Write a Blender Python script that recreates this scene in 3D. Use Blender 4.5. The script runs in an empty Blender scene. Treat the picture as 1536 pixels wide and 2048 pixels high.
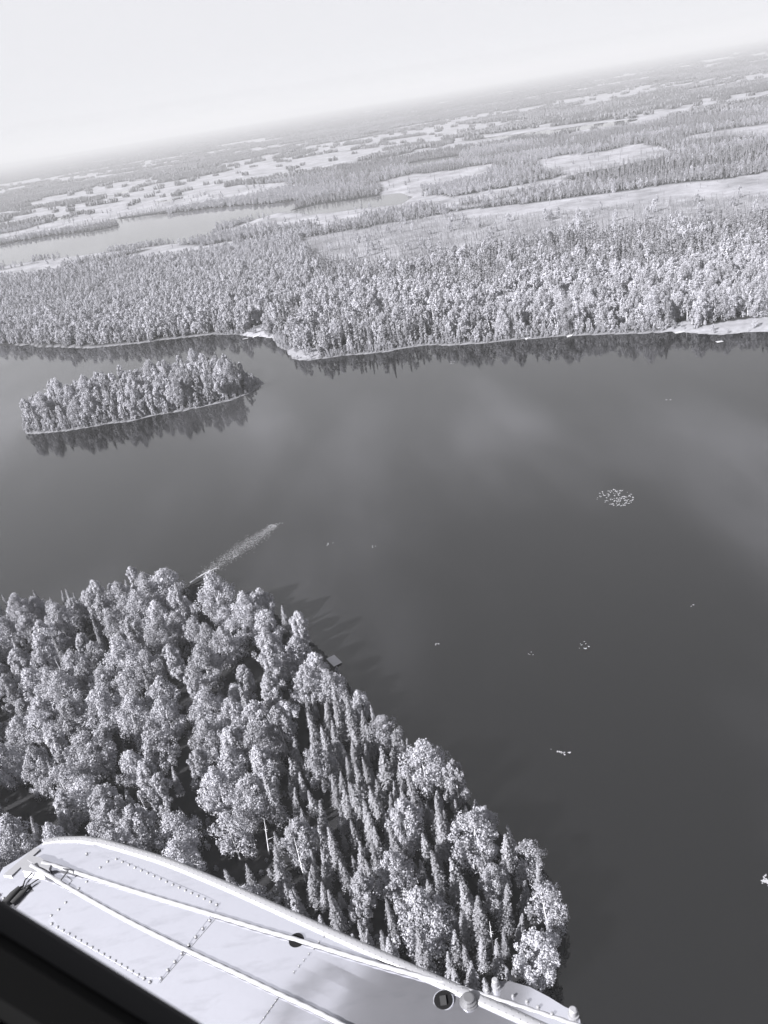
import bpy, math, random
import numpy as np
from mathutils import Vector, Matrix
R_ = math.radians
# ------------------------------------------------------------------ camera
CAM_H = 130.0
PITCH, ROLL, FOC = 27.25, 9.45, 1593.0          # degrees below the horizon, bank, focal length in photo pixels (1536 x 2048)
sc = bpy.context.scene
col = sc.collection
cam_d = bpy.data.cameras.new('camera')
cam = bpy.data.objects.new('camera', cam_d); col.objects.link(cam)
cp, sp_ = math.cos(R_(PITCH)), math.sin(R_(PITCH))
FWD = Vector((0, cp, -sp_)); RGT0 = Vector((1, 0, 0)); UP0 = Vector((0, sp_, cp))
cr, sr = math.cos(R_(ROLL)), math.sin(R_(ROLL))
RGT = RGT0 * cr - UP0 * sr
UP = UP0 * cr + RGT0 * sr
cam.matrix_world = Matrix(((RGT.x, UP.x, -FWD.x, 0), (RGT.y, UP.y, -FWD.y, 0), (RGT.z, UP.z, -FWD.z, CAM_H), (0, 0, 0, 1)))
cam_d.sensor_fit = 'VERTICAL'; cam_d.sensor_height = 36.0; cam_d.sensor_width = 27.0
cam_d.lens = 36.0 * FOC / 2048
cam_d.clip_start = 0.02; cam_d.clip_end = 120000
cam_d.dof.use_dof = True; cam_d.dof.focus_distance = 150.0; cam_d.dof.aperture_fstop = 13.0
sc.camera = cam
# ------------------------------------------------------------------ sky, sun, exposure
SUN_EL, SUN_AZ_X, SUN_AZ_Y = 33.0, -math.cos(R_(31)), -math.sin(R_(31))
EXPOSURE = 2.3
SKY_STRENGTH, SKY_CAP = 0.1, 0.172
SUN_STRENGTH = 4.6
sc.view_settings.view_transform = 'Standard'; sc.view_settings.look = 'None'
sc.view_settings.gamma = 1.0; sc.view_settings.exposure = EXPOSURE; sc.view_settings.use_curve_mapping = False
world = bpy.data.worlds.new('World'); sc.world = world; world.use_nodes = True
wt = world.node_tree; wn = wt.nodes; wl = wt.links; wn.clear()
sky = wn.new('ShaderNodeTexSky'); sky.sky_type = 'NISHITA'; sky.sun_disc = False
sky.sun_elevation = R_(SUN_EL); sky.sun_rotation = math.atan2(SUN_AZ_X, SUN_AZ_Y)
sky.air_density = 1.0; sky.dust_density = 3.0; sky.altitude = 100
bw = wn.new('ShaderNodeRGBToBW'); wl.new(sky.outputs[0], bw.inputs[0])
m1 = wn.new('ShaderNodeMath'); m1.operation = 'MULTIPLY'; m1.inputs[1].default_value = SKY_STRENGTH; wl.new(bw.outputs[0], m1.inputs[0])
m2 = wn.new('ShaderNodeMath'); m2.operation = 'MINIMUM'; m2.inputs[1].default_value = SKY_CAP; wl.new(m1.outputs[0], m2.inputs[0])
m4 = wn.new('ShaderNodeMath'); m4.operation = 'MAXIMUM'; m4.inputs[1].default_value = SKY_CAP * 0.96; wl.new(m2.outputs[0], m4.inputs[0])
m3 = wn.new('ShaderNodeMath'); m3.operation = 'DIVIDE'; m3.inputs[1].default_value = SKY_STRENGTH; wl.new(m4.outputs[0], m3.inputs[0])
tint = wn.new('ShaderNodeVectorMath'); tint.operation = 'MULTIPLY'; tint.inputs[1].default_value = (0.98, 0.985, 1.03)
wl.new(m3.outputs[0], tint.inputs[0])
bg = wn.new('ShaderNodeBackground'); bg.inputs[1].default_value = SKY_STRENGTH; wl.new(tint.outputs[0], bg.inputs[0])
wo = wn.new('ShaderNodeOutputWorld'); wl.new(bg.outputs[0], wo.inputs[0])
sun_d = bpy.data.lights.new('sun', 'SUN'); sun_d.energy = SUN_STRENGTH; sun_d.angle = R_(0.6); sun_d.color = (1.0, 0.985, 0.97)
sun = bpy.data.objects.new('sun', sun_d); col.objects.link(sun)
to_sun = Vector((SUN_AZ_X * math.cos(R_(SUN_EL)), SUN_AZ_Y * math.cos(R_(SUN_EL)), math.sin(R_(SUN_EL))))
sun.rotation_euler = to_sun.to_track_quat('Z', 'Y').to_euler(); sun.location = (0, 0, 500)
sc.cycles.max_bounces = 5; sc.cycles.diffuse_bounces = 2; sc.cycles.glossy_bounces = 3
sc.cycles.transmission_bounces = 3; sc.cycles.volume_bounces = 1; sc.cycles.transparent_max_bounces = 8
sc.cycles.caustics_reflective = False; sc.cycles.caustics_refractive = False
sc.cycles.use_denoising = True; sc.cycles.sample_clamp_indirect = 4.0

# ------------------------------------------------------------------ helpers
def ray(px, py):
    d = FWD * FOC + RGT * (px - 768.0) - UP * (py - 1024.0)
    return d / FOC                      # unit depth along the optical axis
def gp(px, py, z=0.0):
    d = ray(px, py); k = (CAM_H - z) / -d.z
    return Vector((d.x * k, d.y * k, z))
def project(x, y, z):
    v = np.stack([np.asarray(x, float), np.asarray(y, float), np.asarray(z, float) - CAM_H], -1)
    w = v @ np.array(FWD); w = np.where(w < 0.01, 0.01, w)
    return 768 + FOC * (v @ np.array(RGT)) / w, 1024 - FOC * (v @ np.array(UP)) / w, w
def poly(pts, extra=()):
    return np.array([tuple(gp(*p).xy) for p in pts] + list(extra))
def inside(P, X, Y):
    c = np.zeros(X.shape, bool); n = len(P)
    for i in range(n):
        x1, y1 = P[i]; x2, y2 = P[(i + 1) % n]
        if y1 == y2: continue
        c ^= ((y1 > Y) != (y2 > Y)) & (X < (x2 - x1) * (Y - y1) / (y2 - y1) + x1)
    return c
def sdist(P, X, Y):
    d = np.full(X.shape, 1e18); n = len(P)
    for i in range(n):
        ax, ay = P[i]; bx, by = P[(i + 1) % n]
        ex, ey = bx - ax, by - ay; L = ex * ex + ey * ey + 1e-9
        t = np.clip(((X - ax) * ex + (Y - ay) * ey) / L, 0, 1)
        d = np.minimum(d, (X - ax - t * ex) ** 2 + (Y - ay - t * ey) ** 2)
    d = np.sqrt(d)
    return np.where(inside(P, X, Y), d, -d)
def hash2(ix, iy, seed):
    h = (ix.astype(np.int64) * 374761393 + iy.astype(np.int64) * 668265263 + seed * 974711) & 0x7fffffff
    h = (h ^ (h >> 13)) * 1274126177 & 0x7fffffff
    return ((h ^ (h >> 16)) & 0xffffff) / float(0xffffff)
def vnoise(X, Y, scale, seed=0):
    x = X / scale; y = Y / scale
    ix = np.floor(x); iy = np.floor(y); fx = x - ix; fy = y - iy
    fx = fx * fx * (3 - 2 * fx); fy = fy * fy * (3 - 2 * fy)
    a = hash2(ix, iy, seed); b = hash2(ix + 1, iy, seed); c = hash2(ix, iy + 1, seed); d = hash2(ix + 1, iy + 1, seed)
    return (a * (1 - fx) + b * fx) * (1 - fy) + (c * (1 - fx) + d * fx) * fy
def fbm(X, Y, scale, seed=0, oc=4):
    s = 0; a = 1; t = 0
    for k in range(oc):
        s = s + a * vnoise(X, Y, scale / 2 ** k, seed + 17 * k); t += a; a *= 0.5
    return s / t
def sstep(a, b, x):
    t = np.clip((x - a) / (b - a), 0, 1); return t * t * (3 - 2 * t)

def raw_mesh(name, V, F, mats=(), mat_idx=None, smooth=False, attrs=None):
    me = bpy.data.meshes.new(name)
    V = np.asarray(V, np.float32)
    if isinstance(F, np.ndarray):
        nf, k = F.shape
        me.vertices.add(len(V)); me.vertices.foreach_set('co', V.ravel())
        me.loops.add(nf * k); me.loops.foreach_set('vertex_index', F.astype(np.int32).ravel())
        me.polygons.add(nf); me.polygons.foreach_set('loop_start', np.arange(0, nf * k, k, dtype=np.int32))
        me.update(calc_edges=True)
    else:
        me.from_pydata([tuple(v) for v in V], [], F); me.update()
    for m in mats: me.materials.append(m)
    if mat_idx is not None: me.polygons.foreach_set('material_index', np.asarray(mat_idx, np.int32))
    if smooth: me.polygons.foreach_set('use_smooth', np.ones(len(me.polygons), bool))
    for k, a in (attrs or {}).items():
        at = me.attributes.new(k, 'FLOAT', 'POINT'); at.data.foreach_set('value', np.asarray(a, np.float32))
    me.validate(); me.update()
    return me
def obj(name, me, parent=None, loc=None, **props):
    o = bpy.data.objects.new(name, me); col.objects.link(o)
    if parent: o.parent = parent
    if loc is not None: o.location = loc
    for k, v in props.items(): o[k] = v
    return o
def empty(name, loc=(0, 0, 0), **props):
    o = obj(name, None, None, loc, **props); o.empty_display_size = 0.3; return o

def mat(name, c, rough=0.8, spec=0.3, metal=0.0, coat=0.0):
    m = bpy.data.materials.new(name); m.use_nodes = True
    b = m.node_tree.nodes['Principled BSDF']
    b.inputs['Base Color'].default_value = (c * 0.98, c * 0.982, c * 1.06, 1)
    b.inputs['Roughness'].default_value = rough; b.inputs['Specular IOR Level'].default_value = spec
    b.inputs['Metallic'].default_value = metal; b.inputs['Coat Weight'].default_value = coat
    return m
def nmath(nt, op, a, b=None, c=None):
    n = nt.nodes.new('ShaderNodeMath'); n.operation = op
    for i, v in enumerate((a, b, c)):
        if v is None: continue
        if isinstance(v, (int, float)): n.inputs[i].default_value = v
        else: nt.links.new(v, n.inputs[i])
    return n.outputs[0]
def noise_node(nt, scale, detail=3, coord='Object', stretch=None, rough=0.5):
    tc = nt.nodes.new('ShaderNodeTexCoord'); src = tc.outputs[coord]
    if stretch:
        mp = nt.nodes.new('ShaderNodeMapping'); mp.inputs['Scale'].default_value = stretch[0]; mp.inputs['Rotation'].default_value = (0, 0, stretch[1])
        nt.links.new(src, mp.inputs[0]); src = mp.outputs[0]
    n = nt.nodes.new('ShaderNodeTexNoise'); n.inputs['Scale'].default_value = scale; n.inputs['Detail'].default_value = detail; n.inputs['Roughness'].default_value = rough
    nt.links.new(src, n.inputs['Vector']); return n.outputs[0]
def grey(nt, val):
    v = nt.nodes.new('ShaderNodeVectorMath'); v.operation = 'MULTIPLY'; v.inputs[1].default_value = (0.975, 0.978, 1.08)
    nt.links.new(val, v.inputs[0]); return v.outputs[0]
def leaf_mat(name, base, var=0.3, trans=0.25):
    m = bpy.data.materials.new(name); m.use_nodes = True; nt = m.node_tree; nt.nodes.clear()
    oi = nt.nodes.new('ShaderNodeObjectInfo')
    at = nt.nodes.new('ShaderNodeAttribute'); at.attribute_name = 'tone'
    a = nmath(nt, 'MULTIPLY_ADD', oi.outputs['Random'], var, 1 - var / 2)
    b = nmath(nt, 'MULTIPLY_ADD', at.outputs['Fac'], 0.4, 0.8)
    cval = nmath(nt, 'MULTIPLY', nmath(nt, 'MULTIPLY', a, b), base)
    g = grey(nt, cval)
    d = nt.nodes.new('ShaderNodeBsdfDiffuse'); nt.links.new(g, d.inputs[0])
    t = nt.nodes.new('ShaderNodeBsdfTranslucent'); nt.links.new(g, t.inputs[0])
    mx = nt.nodes.new('ShaderNodeMixShader'); mx.inputs[0].default_value = trans
    nt.links.new(d.outputs[0], mx.inputs[1]); nt.links.new(t.outputs[0], mx.inputs[2])
    o = nt.nodes.new('ShaderNodeOutputMaterial'); nt.links.new(mx.outputs[0], o.inputs[0])
    return m

# ------------------------------------------------------------------ shapes of the land (traced shorelines, laid on the ground)
MAIN = poly([(-900, 735), (-400, 705), (-100, 692), (0, 691), (70, 693), (135, 697), (200, 694), (300, 685), (400, 672), (465, 668),
             (500, 672), (540, 676), (556, 690), (575, 705), (590, 718), (620, 720), (680, 712), (760, 705), (830, 694), (900, 691),
             (980, 686), (1050, 678), (1130, 672), (1250, 668), (1340, 663), (1400, 668), (1440, 669), (1490, 664), (1536, 664), (1800, 650), (2600, 600)],
            [(40000, 40000), (40000, 90000), (-90000, 90000), (-90000, 1500)])
ISLE = poly([(46, 855), (54, 866), (75, 868), (130, 863), (200, 851), (270, 841), (340, 826), (400, 816), (460, 801), (505, 783), (526, 766),
             (512, 754), (470, 752), (400, 752), (300, 772), (180, 796), (90, 822)])
NEAR = poly([(-500, 1330), (-150, 1262), (0, 1236), (150, 1216), (280, 1200), (355, 1185), (388, 1166), (420, 1163), (452, 1190), (540, 1222), (592, 1262),
             (640, 1300), (676, 1335), (700, 1372), (740, 1418), (780, 1468), (830, 1520), (900, 1575), (960, 1625), (1010, 1670),
             (1060, 1712), (1110, 1765), (1136, 1830), (1128, 1900), (1105, 1965), (1050, 2050), (960, 2200)],
            [(-20, 40), (-60, -50), (-500, -100), (-600, 200)])
LAKES = [poly(p) for p in [
    [(-300, 545), (-100, 512), (0, 490), (120, 470), (228, 455), (214, 441), (300, 433), (420, 419), (520, 409), (602, 400), (585, 420), (520, 438), (430, 456),
     (425, 474), (370, 486), (280, 493), (180, 507), (110, 514), (0, 530), (-300, 586)],
    [(568, 426), (640, 408), (740, 393), (808, 385), (830, 394), (800, 408), (700, 421), (622, 430)],
    [(803, 330), (850, 320), (915, 312), (917, 322), (860, 332), (820, 340)],
    [(955, 276), (1080, 262), (1180, 250), (1268, 237), (1258, 247), (1150, 261), (1050, 276)],
    [(1450, 206), (1536, 188), (1640, 172), (1640, 182), (1536, 199), (1470, 209)],
    [(1130, 249), (1200, 238), (1290, 226), (1210, 241)],
    [(98, 441), (150, 430), (165, 427), (120, 442)], [(228, 387), (270, 377), (262, 384), (236, 389)],
    [(290, 343), (312, 338), (322, 340), (300, 344)], [(720, 272), (770, 264), (768, 268), (730, 275)],
    [(1160, 215), (1230, 204), (1225, 208), (1170, 217)], [(310, 401), (360, 394), (365, 397), (320, 405)],
    [(1300, 165), (1340, 158), (1345, 161), (1305, 169)], [(700, 275), (762, 262), (775, 264), (720, 275)]]]
BOGS = [poly(p) for p in [
    [(-300, 570), (-100, 545), (0, 525), (180, 502), (330, 488), (430, 468), (560, 424), (600, 428), (680, 420), (820, 395), (870, 392), (920, 396), (860, 412),
     (740, 440), (600, 468), (400, 508), (200, 536), (0, 562), (-300, 626)],
    [(760, 368), (850, 340), (985, 327), (975, 352), (870, 376), (840, 378), (880, 388), (820, 402), (770, 397)],
    [(1085, 322), (1190, 298), (1290, 288), (1345, 305), (1270, 334), (1170, 356), (1080, 342)],
    [(840, 404), (900, 398), (1040, 370), (1180, 341), (1190, 356), (1050, 396), (920, 420), (850, 422)],
    [(880, 427), (1060, 410), (1250, 385), (1400, 363), (1700, 325), (1700, 370), (1536, 392), (1400, 402), (1250, 414), (1100, 432), (950, 440)],
    [(640, 298), (720, 290), (770, 270), (1000, 243), (1120, 234), (980, 260), (860, 284), (700, 306), (590, 318)],
    [(1120, 200), (1250, 176), (1400, 158), (1700, 118), (1700, 140), (1536, 162), (1400, 180), (1270, 200), (1150, 216), (1000, 240), (1050, 222)],
    [(130, 398), (220, 372), (370, 345), (600, 312), (610, 322), (560, 335), (420, 362), (290, 388), (560, 366), (600, 372), (480, 400), (240, 436), (210, 452), (60, 474), (-100, 500), (-100, 470), (100, 430)],
    [(470, 300), (600, 285), (700, 268), (620, 290), (480, 312)], [(1370, 205), (1460, 192), (1700, 160), (1700, 190), (1480, 214), (1400, 218)]]]
SPARSE = [poly(p) for p in [
    [(600, 478), (760, 455), (900, 430), (1400, 390), (1700, 350), (1700, 425), (1536, 445), (1300, 462), (1130, 480), (1020, 505), (900, 528), (760, 548), (620, 520)]]]
BEACH = poly([(484, 671), (496, 662), (528, 647), (538, 650), (546, 664), (550, 676), (510, 678)])
LAWN = [poly(p) for p in [[(1380, 668), (1400, 654), (1440, 650), (1500, 642), (1700, 618), (1700, 650), (1536, 664), (1440, 668)], [(575, 705), (586, 694), (640, 700), (640, 716), (595, 720)],
        [(1320, 664), (1350, 648), (1390, 645), (1390, 667)]]]
POND = LAKES[0]

def land_fields(X, Y):
    """signed distances (m, positive on land) and cover masks"""
    r = np.hypot(X, Y)
    w = np.clip(r * 0.006, 0.8, 40)
    Xw = X + (fbm(X, Y, np.clip(r * 0.03, 8, 400)[()] if np.isscalar(r) else 14.0, 3) - 0.5) * 2 * w
    Yw = Y + (fbm(X, Y, 14.0, 9) - 0.5) * 2 * w
    far = r > 700
    sd = np.full(X.shape, -1e3)
    nr = (r < 420) | (Y < 0)
    if nr.any(): sd[nr] = sdist(NEAR, Xw[nr], Yw[nr])
    im = (r > 300) & (r < 620) & (X < 0)
    if im.any(): sd[im] = np.maximum(sd[im], sdist(ISLE, Xw[im], Yw[im]))
    mm = r > 380
    if mm.any(): sd[mm] = np.maximum(sd[mm], sdist(MAIN, Xw[mm], Yw[mm]))
    front = (r > 700) & (r < 12000) & (Y > 0.5 * np.abs(X))
    Xl = X + (fbm(X, Y, 90.0, 5) - 0.5) * r * 0.02; Yl = Y + (fbm(X, Y, 90.0, 6) - 0.5) * r * 0.05
    if front.any():
        for L in LAKES:
            s = sdist(L, Xl[front], Yl[front]); sd[front] = np.minimum(sd[front], -s)
    bog = np.zeros(X.shape)
    for B in BOGS: bog = np.maximum(bog, inside(B, Xl, Yl) * 1.0)
    sparse = np.zeros(X.shape)
    for B in SPARSE: sparse = np.maximum(sparse, inside(B, Xl, Yl) * 1.0)
    # scattered bogs farther out
    n = fbm(X * .45, Y, 620.0, 21) + 0.16 * (fbm(X, Y, 150.0, 23) - 0.5)
    left = sstep(900, -1200, X + 0.12 * Y)
    th = 0.535 - 0.07 * left * sstep(1100, 1500, r) * sstep(6500, 3500, r)
    bog = np.where((r > 1150), np.maximum(bog, sstep(th, th + 0.03, n) * sstep(1100, 1400, r)), bog)
    # wooded hummocks inside the bogs
    h = fbm(X * 0.5, Y, 110.0, 31)
    bog = bog * (1 - sstep(0.60, 0.64, h) * (r > 900))
    bog[(r < 430)] = 0
    lawn = np.zeros(X.shape)
    cl = (r > 380) & (r < 700)
    if cl.any():
        v = inside(BEACH, X[cl], Y[cl]) * 1.0
        for B in LAWN: v = np.maximum(v, inside(B, Xw[cl], Yw[cl]) * 0.8)
        lawn[cl] = v
    return sd, bog, sparse, lawn

# ------------------------------------------------------------------ ground sheet
az = np.concatenate([np.linspace(-36, 36, 330), np.linspace(36, 324, 74)[1:-1]])
az = np.radians(az); ncol = len(az)
rad = [14.0]
while rad[-1] < 31000:
    r = rad[-1]
    k = 0.03 if r < 60 else 0.0065 if r < 250 else 0.0042 if r < 620 else 0.011 if r < 3500 else 0.03
    rad.append(r * (1 + k))
rad = np.array(rad); nrow = len(rad)
RR, AA = np.meshgrid(rad, az, indexing='ij')
GX, GY = (RR * np.sin(AA)).ravel(), (RR * np.cos(AA)).ravel()
sd, bog, sparse, lawn = land_fields(GX, GY)
GR = np.hypot(GX, GY)
def ground_height(sd, X, Y, r, bog):
    bank = np.where(sd > 0, 0.15 + 0.9 * sstep(0, 9, sd), -2.5 * sstep(0, 7, -sd) - 0.1)
    hump = (fbm(X, Y, 60.0, 41) - 0.35) * 3.0 * sstep(4, 40, sd)
    hills = 210 * sstep(9000, 24000, r) * sstep(0.35, 0.9, fbm(X, Y, 9000.0, 51, 3)) * sstep(6000, -6000, X + 0.15 * Y)
    return bank + np.where(sd > 0, hump * (1 - 0.7 * bog), 0) + hills * (sd > 0)
GZ = ground_height(sd, GX, GY, GR, bog)
i, j = np.meshgrid(np.arange(nrow - 1), np.arange(ncol), indexing='ij')
jn = (j + 1) % ncol
F = np.stack([i * ncol + j, i * ncol + jn, (i + 1) * ncol + jn, (i + 1) * ncol + j], -1).reshape(-1, 4)
V = np.stack([GX, GY, GZ], -1)
V = np.vstack([V, [[0, 0, GZ[:ncol].mean()]]])
shore = np.where(sd > 0, sstep(5.5, 1.5, sd), 0) * (GR > 330) * (GR < 700)
gm = bpy.data.materials.new('ground'); gm.use_nodes = True; nt = gm.node_tree; b = nt.nodes['Principled BSDF']
def attr(nt, n):
    a = nt.nodes.new('ShaderNodeAttribute'); a.attribute_name = n; return a.outputs['Fac']
n1 = noise_node(nt, 0.02, 5); n2 = noise_node(nt, 0.4, 4)
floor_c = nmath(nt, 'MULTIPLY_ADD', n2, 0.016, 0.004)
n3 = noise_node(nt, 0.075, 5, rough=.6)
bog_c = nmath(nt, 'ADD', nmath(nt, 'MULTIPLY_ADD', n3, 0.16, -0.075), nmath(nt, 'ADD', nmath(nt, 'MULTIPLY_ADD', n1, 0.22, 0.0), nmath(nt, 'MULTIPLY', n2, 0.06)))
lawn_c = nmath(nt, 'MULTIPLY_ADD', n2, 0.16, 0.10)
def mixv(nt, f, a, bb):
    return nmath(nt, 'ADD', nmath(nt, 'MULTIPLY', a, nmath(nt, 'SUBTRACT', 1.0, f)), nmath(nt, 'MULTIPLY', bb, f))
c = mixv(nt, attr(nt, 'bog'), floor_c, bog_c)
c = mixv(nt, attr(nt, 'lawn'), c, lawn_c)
nt.links.new(grey(nt, c), b.inputs['Base Color']); b.inputs['Roughness'].default_value = 0.95; b.inputs['Specular IOR Level'].default_value = 0.1
def pad(a): return np.append(a, 0)
bogc = np.maximum(bog, sparse * 0.8)
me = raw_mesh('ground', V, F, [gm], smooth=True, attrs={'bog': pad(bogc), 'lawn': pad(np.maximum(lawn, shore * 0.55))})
obj('ground', me, kind='structure')

# ------------------------------------------------------------------ water
wm = bpy.data.materials.new('water'); wm.use_nodes = True; nt = wm.node_tree; b = nt.nodes['Principled BSDF']
b.inputs['IOR'].default_value = 1.5; b.inputs['Specular IOR Level'].default_value = 0.5
p1 = noise_node(nt, 0.016, 4, stretch=((1, 0.45, 1), R_(-35)))
p2 = noise_node(nt, 0.006, 3, stretch=((1, 0.3, 1), R_(20)))
cal = nmath(nt, 'MULTIPLY', p1, p2)
geo = nt.nodes.new('ShaderNodeNewGeometry'); sx = nt.nodes.new('ShaderNodeSeparateXYZ'); nt.links.new(geo.outputs['Position'], sx.inputs[0])
def ramp(v, a, b_):
    m = nt.nodes.new('ShaderNodeMapRange'); m.interpolation_type = 'SMOOTHSTEP'; nt.links.new(v, m.inputs[0]); m.inputs[1].default_value = a; m.inputs[2].default_value = b_; return m.outputs[0]
open_water = nmath(nt, 'SUBTRACT', 1.0, ramp(sx.outputs[1], 700, 900))      # the ponds beyond the wood lie sheltered and calm
far_sheen = ramp(sx.outputs[1], 300, 500)                                        # brighter reflection towards the far bank, put into the base colour
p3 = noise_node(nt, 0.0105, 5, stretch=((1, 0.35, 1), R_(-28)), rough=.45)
sky_sheen = nmath(nt, 'POWER', nmath(nt, 'MAXIMUM', nmath(nt, 'SUBTRACT', p3, .46), 0.0), 1.5)  # pale streaks of reflected sky, painted into the water colour
nt.links.new(grey(nt, nmath(nt, 'ADD', nmath(nt, 'MULTIPLY_ADD', sky_sheen, .32, .0018), nmath(nt, 'MULTIPLY', far_sheen, .002))), b.inputs['Base Color'])
nt.links.new(nmath(nt, 'MULTIPLY', nmath(nt, 'MULTIPLY_ADD', cal, 0.22, 0.008), open_water), b.inputs['Roughness'])
b1 = noise_node(nt, 1.1, 3, stretch=((1, 0.6, 1), R_(30)))
bp = nt.nodes.new('ShaderNodeBump'); bp.inputs['Distance'].default_value = 0.05
nt.links.new(nmath(nt, 'MULTIPLY', nmath(nt, 'MULTIPLY', p1, 0.12), open_water), bp.inputs['Strength']); nt.links.new(b1, bp.inputs['Height'])
nt.links.new(bp.outputs[0], b.inputs['Normal'])
wv = [(0, 0, 0)]; wf = []
rs = [60, 600, 6000, 30500]; nn = 48
for rr in rs:
    for k in range(nn): wv.append((rr * math.cos(2 * math.pi * k / nn), rr * math.sin(2 * math.pi * k / nn), 0))
for k in range(nn): wf.append((0, 1 + k, 1 + (k + 1) % nn))
for q in range(3):
    for k in range(nn):
        a0 = 1 + q * nn + k; a1 = 1 + q * nn + (k + 1) % nn
        wf.append((a0, a0 + nn, a1 + nn, a1))
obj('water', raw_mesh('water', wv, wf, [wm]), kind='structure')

# ------------------------------------------------------------------ haze
hz = bpy.data.materials.new('haze'); hz.use_nodes = True; nt = hz.node_tree; nt.nodes.clear()
pv = nt.nodes.new('ShaderNodeVolumePrincipled'); pv.inputs['Color'].default_value = (0.382, 0.385, 0.398, 1)
pv.inputs['Density'].default_value = 0.000165; pv.inputs['Anisotropy'].default_value = 0.0
ho = nt.nodes.new('ShaderNodeOutputMaterial'); nt.links.new(pv.outputs[0], ho.inputs['Volume'])
S = 33000; z0, z1 = -6.0, 260.0
hv = [(-S, -S, z0), (S, -S, z0), (S, S, z0), (-S, S, z0), (-S, -S, z1), (S, -S, z1), (S, S, z1), (-S, S, z1)]
hf = [(0, 3, 2, 1), (4, 5, 6, 7), (0, 1, 5, 4), (1, 2, 6, 5), (2, 3, 7, 6), (3, 0, 4, 7)]
obj('haze', raw_mesh('haze', hv, hf, [hz]), kind='stuff')

# ------------------------------------------------------------------ tree meshes
M_birch = leaf_mat('birch_leaves', 0.275, 0.45, 0.35)
M_spruce = leaf_mat('spruce_needles', 0.15, 0.45, 0.12)
M_fbirch = leaf_mat('birch_leaves_far', 0.075, 0.25, 0.0)  # far crowns darker than near ones: their self-shading is put into the colour
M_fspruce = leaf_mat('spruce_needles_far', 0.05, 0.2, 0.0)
M_bark = mat('birch_bark', 0.45, 0.8)
M_sbark = mat('spruce_bark', 0.10, 0.9)
M_dead = mat('weathered_wood', 0.42, 0.85)

def tube(pts, rads, sides=6):
    """tapered tube through pts: verts, quad faces"""
    V = []; F = []
    n = len(pts); pts = [Vector(p) for p in pts]
    for a in range(n):
        d = (pts[min(a + 1, n - 1)] - pts[max(a - 1, 0)]).normalized()
        u = d.orthogonal().normalized(); w = d.cross(u)
        for k in range(sides):
            t = 2 * math.pi * k / sides
            V.append(tuple(pts[a] + (u * math.cos(t) + w * math.sin(t)) * rads[a]))
    for a in range(n - 1):
        for k in range(sides):
            F.append((a * sides + k, a * sides + (k + 1) % sides, (a + 1) * sides + (k + 1) % sides, (a + 1) * sides + k))
    return V, F
def join(parts):
    V = []; F = []
    for v, f in parts:
        o = len(V); V += list(v); F += [tuple(q + o for q in ff) for ff in f]
    return V, F
def cards(P, N, size, rng, aspect=1.0, updir=None):
    """a leaf clump quad at every point, facing roughly along N"""
    n = len(P)
    N = N + rng.normal(0, 0.32, (n, 3)); N /= np.linalg.norm(N, axis=1)[:, None] + 1e-9
    a = rng.normal(0, 1, (n, 3)) if updir is None else updir + rng.normal(0, 0.15, (n, 3))
    U = np.cross(N, a); U /= np.linalg.norm(U, axis=1)[:, None] + 1e-9
    W = np.cross(N, U)
    s = (size * rng.uniform(0.6, 1.35, n))[:, None]
    V = np.stack([P - U * s * 0.5 - W * s * aspect * 0.35, P + U * s * 0.5 - W * s * aspect * 0.5,
                  P + U * s * 0.35 + W * s * aspect * 0.5, P - U * s * 0.45 + W * s * aspect * 0.42], 1).reshape(-1, 3)
    F = np.arange(n * 4).reshape(n, 4)
    return V, F
def birch_crown(seed, H, R, nleaf, size, npuff, open_=0.0, low=0.16):
    rng = np.random.default_rng(seed)
    P = []; N = []; T = []; C = []
    lean = rng.normal(0, 0.25, 2)
    for k in range(npuff):
        t = rng.uniform(0, 1) ** 0.8
        env = R * (math.sin(math.pi * min(1, 0.14 + 0.84 * t ** 1.05)) ** 0.8) * (1 + .22 * math.sin(3 * t * 3 + seed * 1.7))
        a = rng.uniform(0, 2 * math.pi); d = env * math.sqrt(rng.uniform(0.12, 1)) * rng.uniform(0.75, 1.05)
        pr = rng.uniform(0.07, 0.24) * R * (1.15 - 0.3 * t)
        c = np.array([d * math.cos(a) + lean[0] * t, d * math.sin(a) + lean[1] * t, H * (low + (0.97 - low) * t) - pr * 0.6])
        C.append((c, pr))
        m = int(nleaf / npuff * (pr / (0.165 * R)) ** 2)
        D = rng.normal(0, 1, (m, 3)); D[:, 2] = D[:, 2] * 0.9 + 0.3; D /= np.linalg.norm(D, axis=1)[:, None]
        rr = pr * rng.uniform(0.6, 1.12, m)[:, None] ** 0.7
        q = c + D * rr * np.array([1, 1, 1.6]); q[:, 2] -= 1.6 * pr * rng.uniform(0, 1, m) ** 3; q += rng.normal(0, .09, q.shape)
        P.append(q); N.append(D); T.append(np.full(m, rng.uniform(0.2, 0.8)) + rng.uniform(-0.25, 0.25, m))
    P = np.vstack(P); N = np.vstack(N); T = np.clip(np.concatenate(T), 0, 1)
    if open_: k = rng.uniform(0, 1, len(P)) > open_; P, N, T = P[k], N[k], T[k]
    V, F = cards(P, N, size, rng)
    return V, F, np.repeat(T, 4), C
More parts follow.
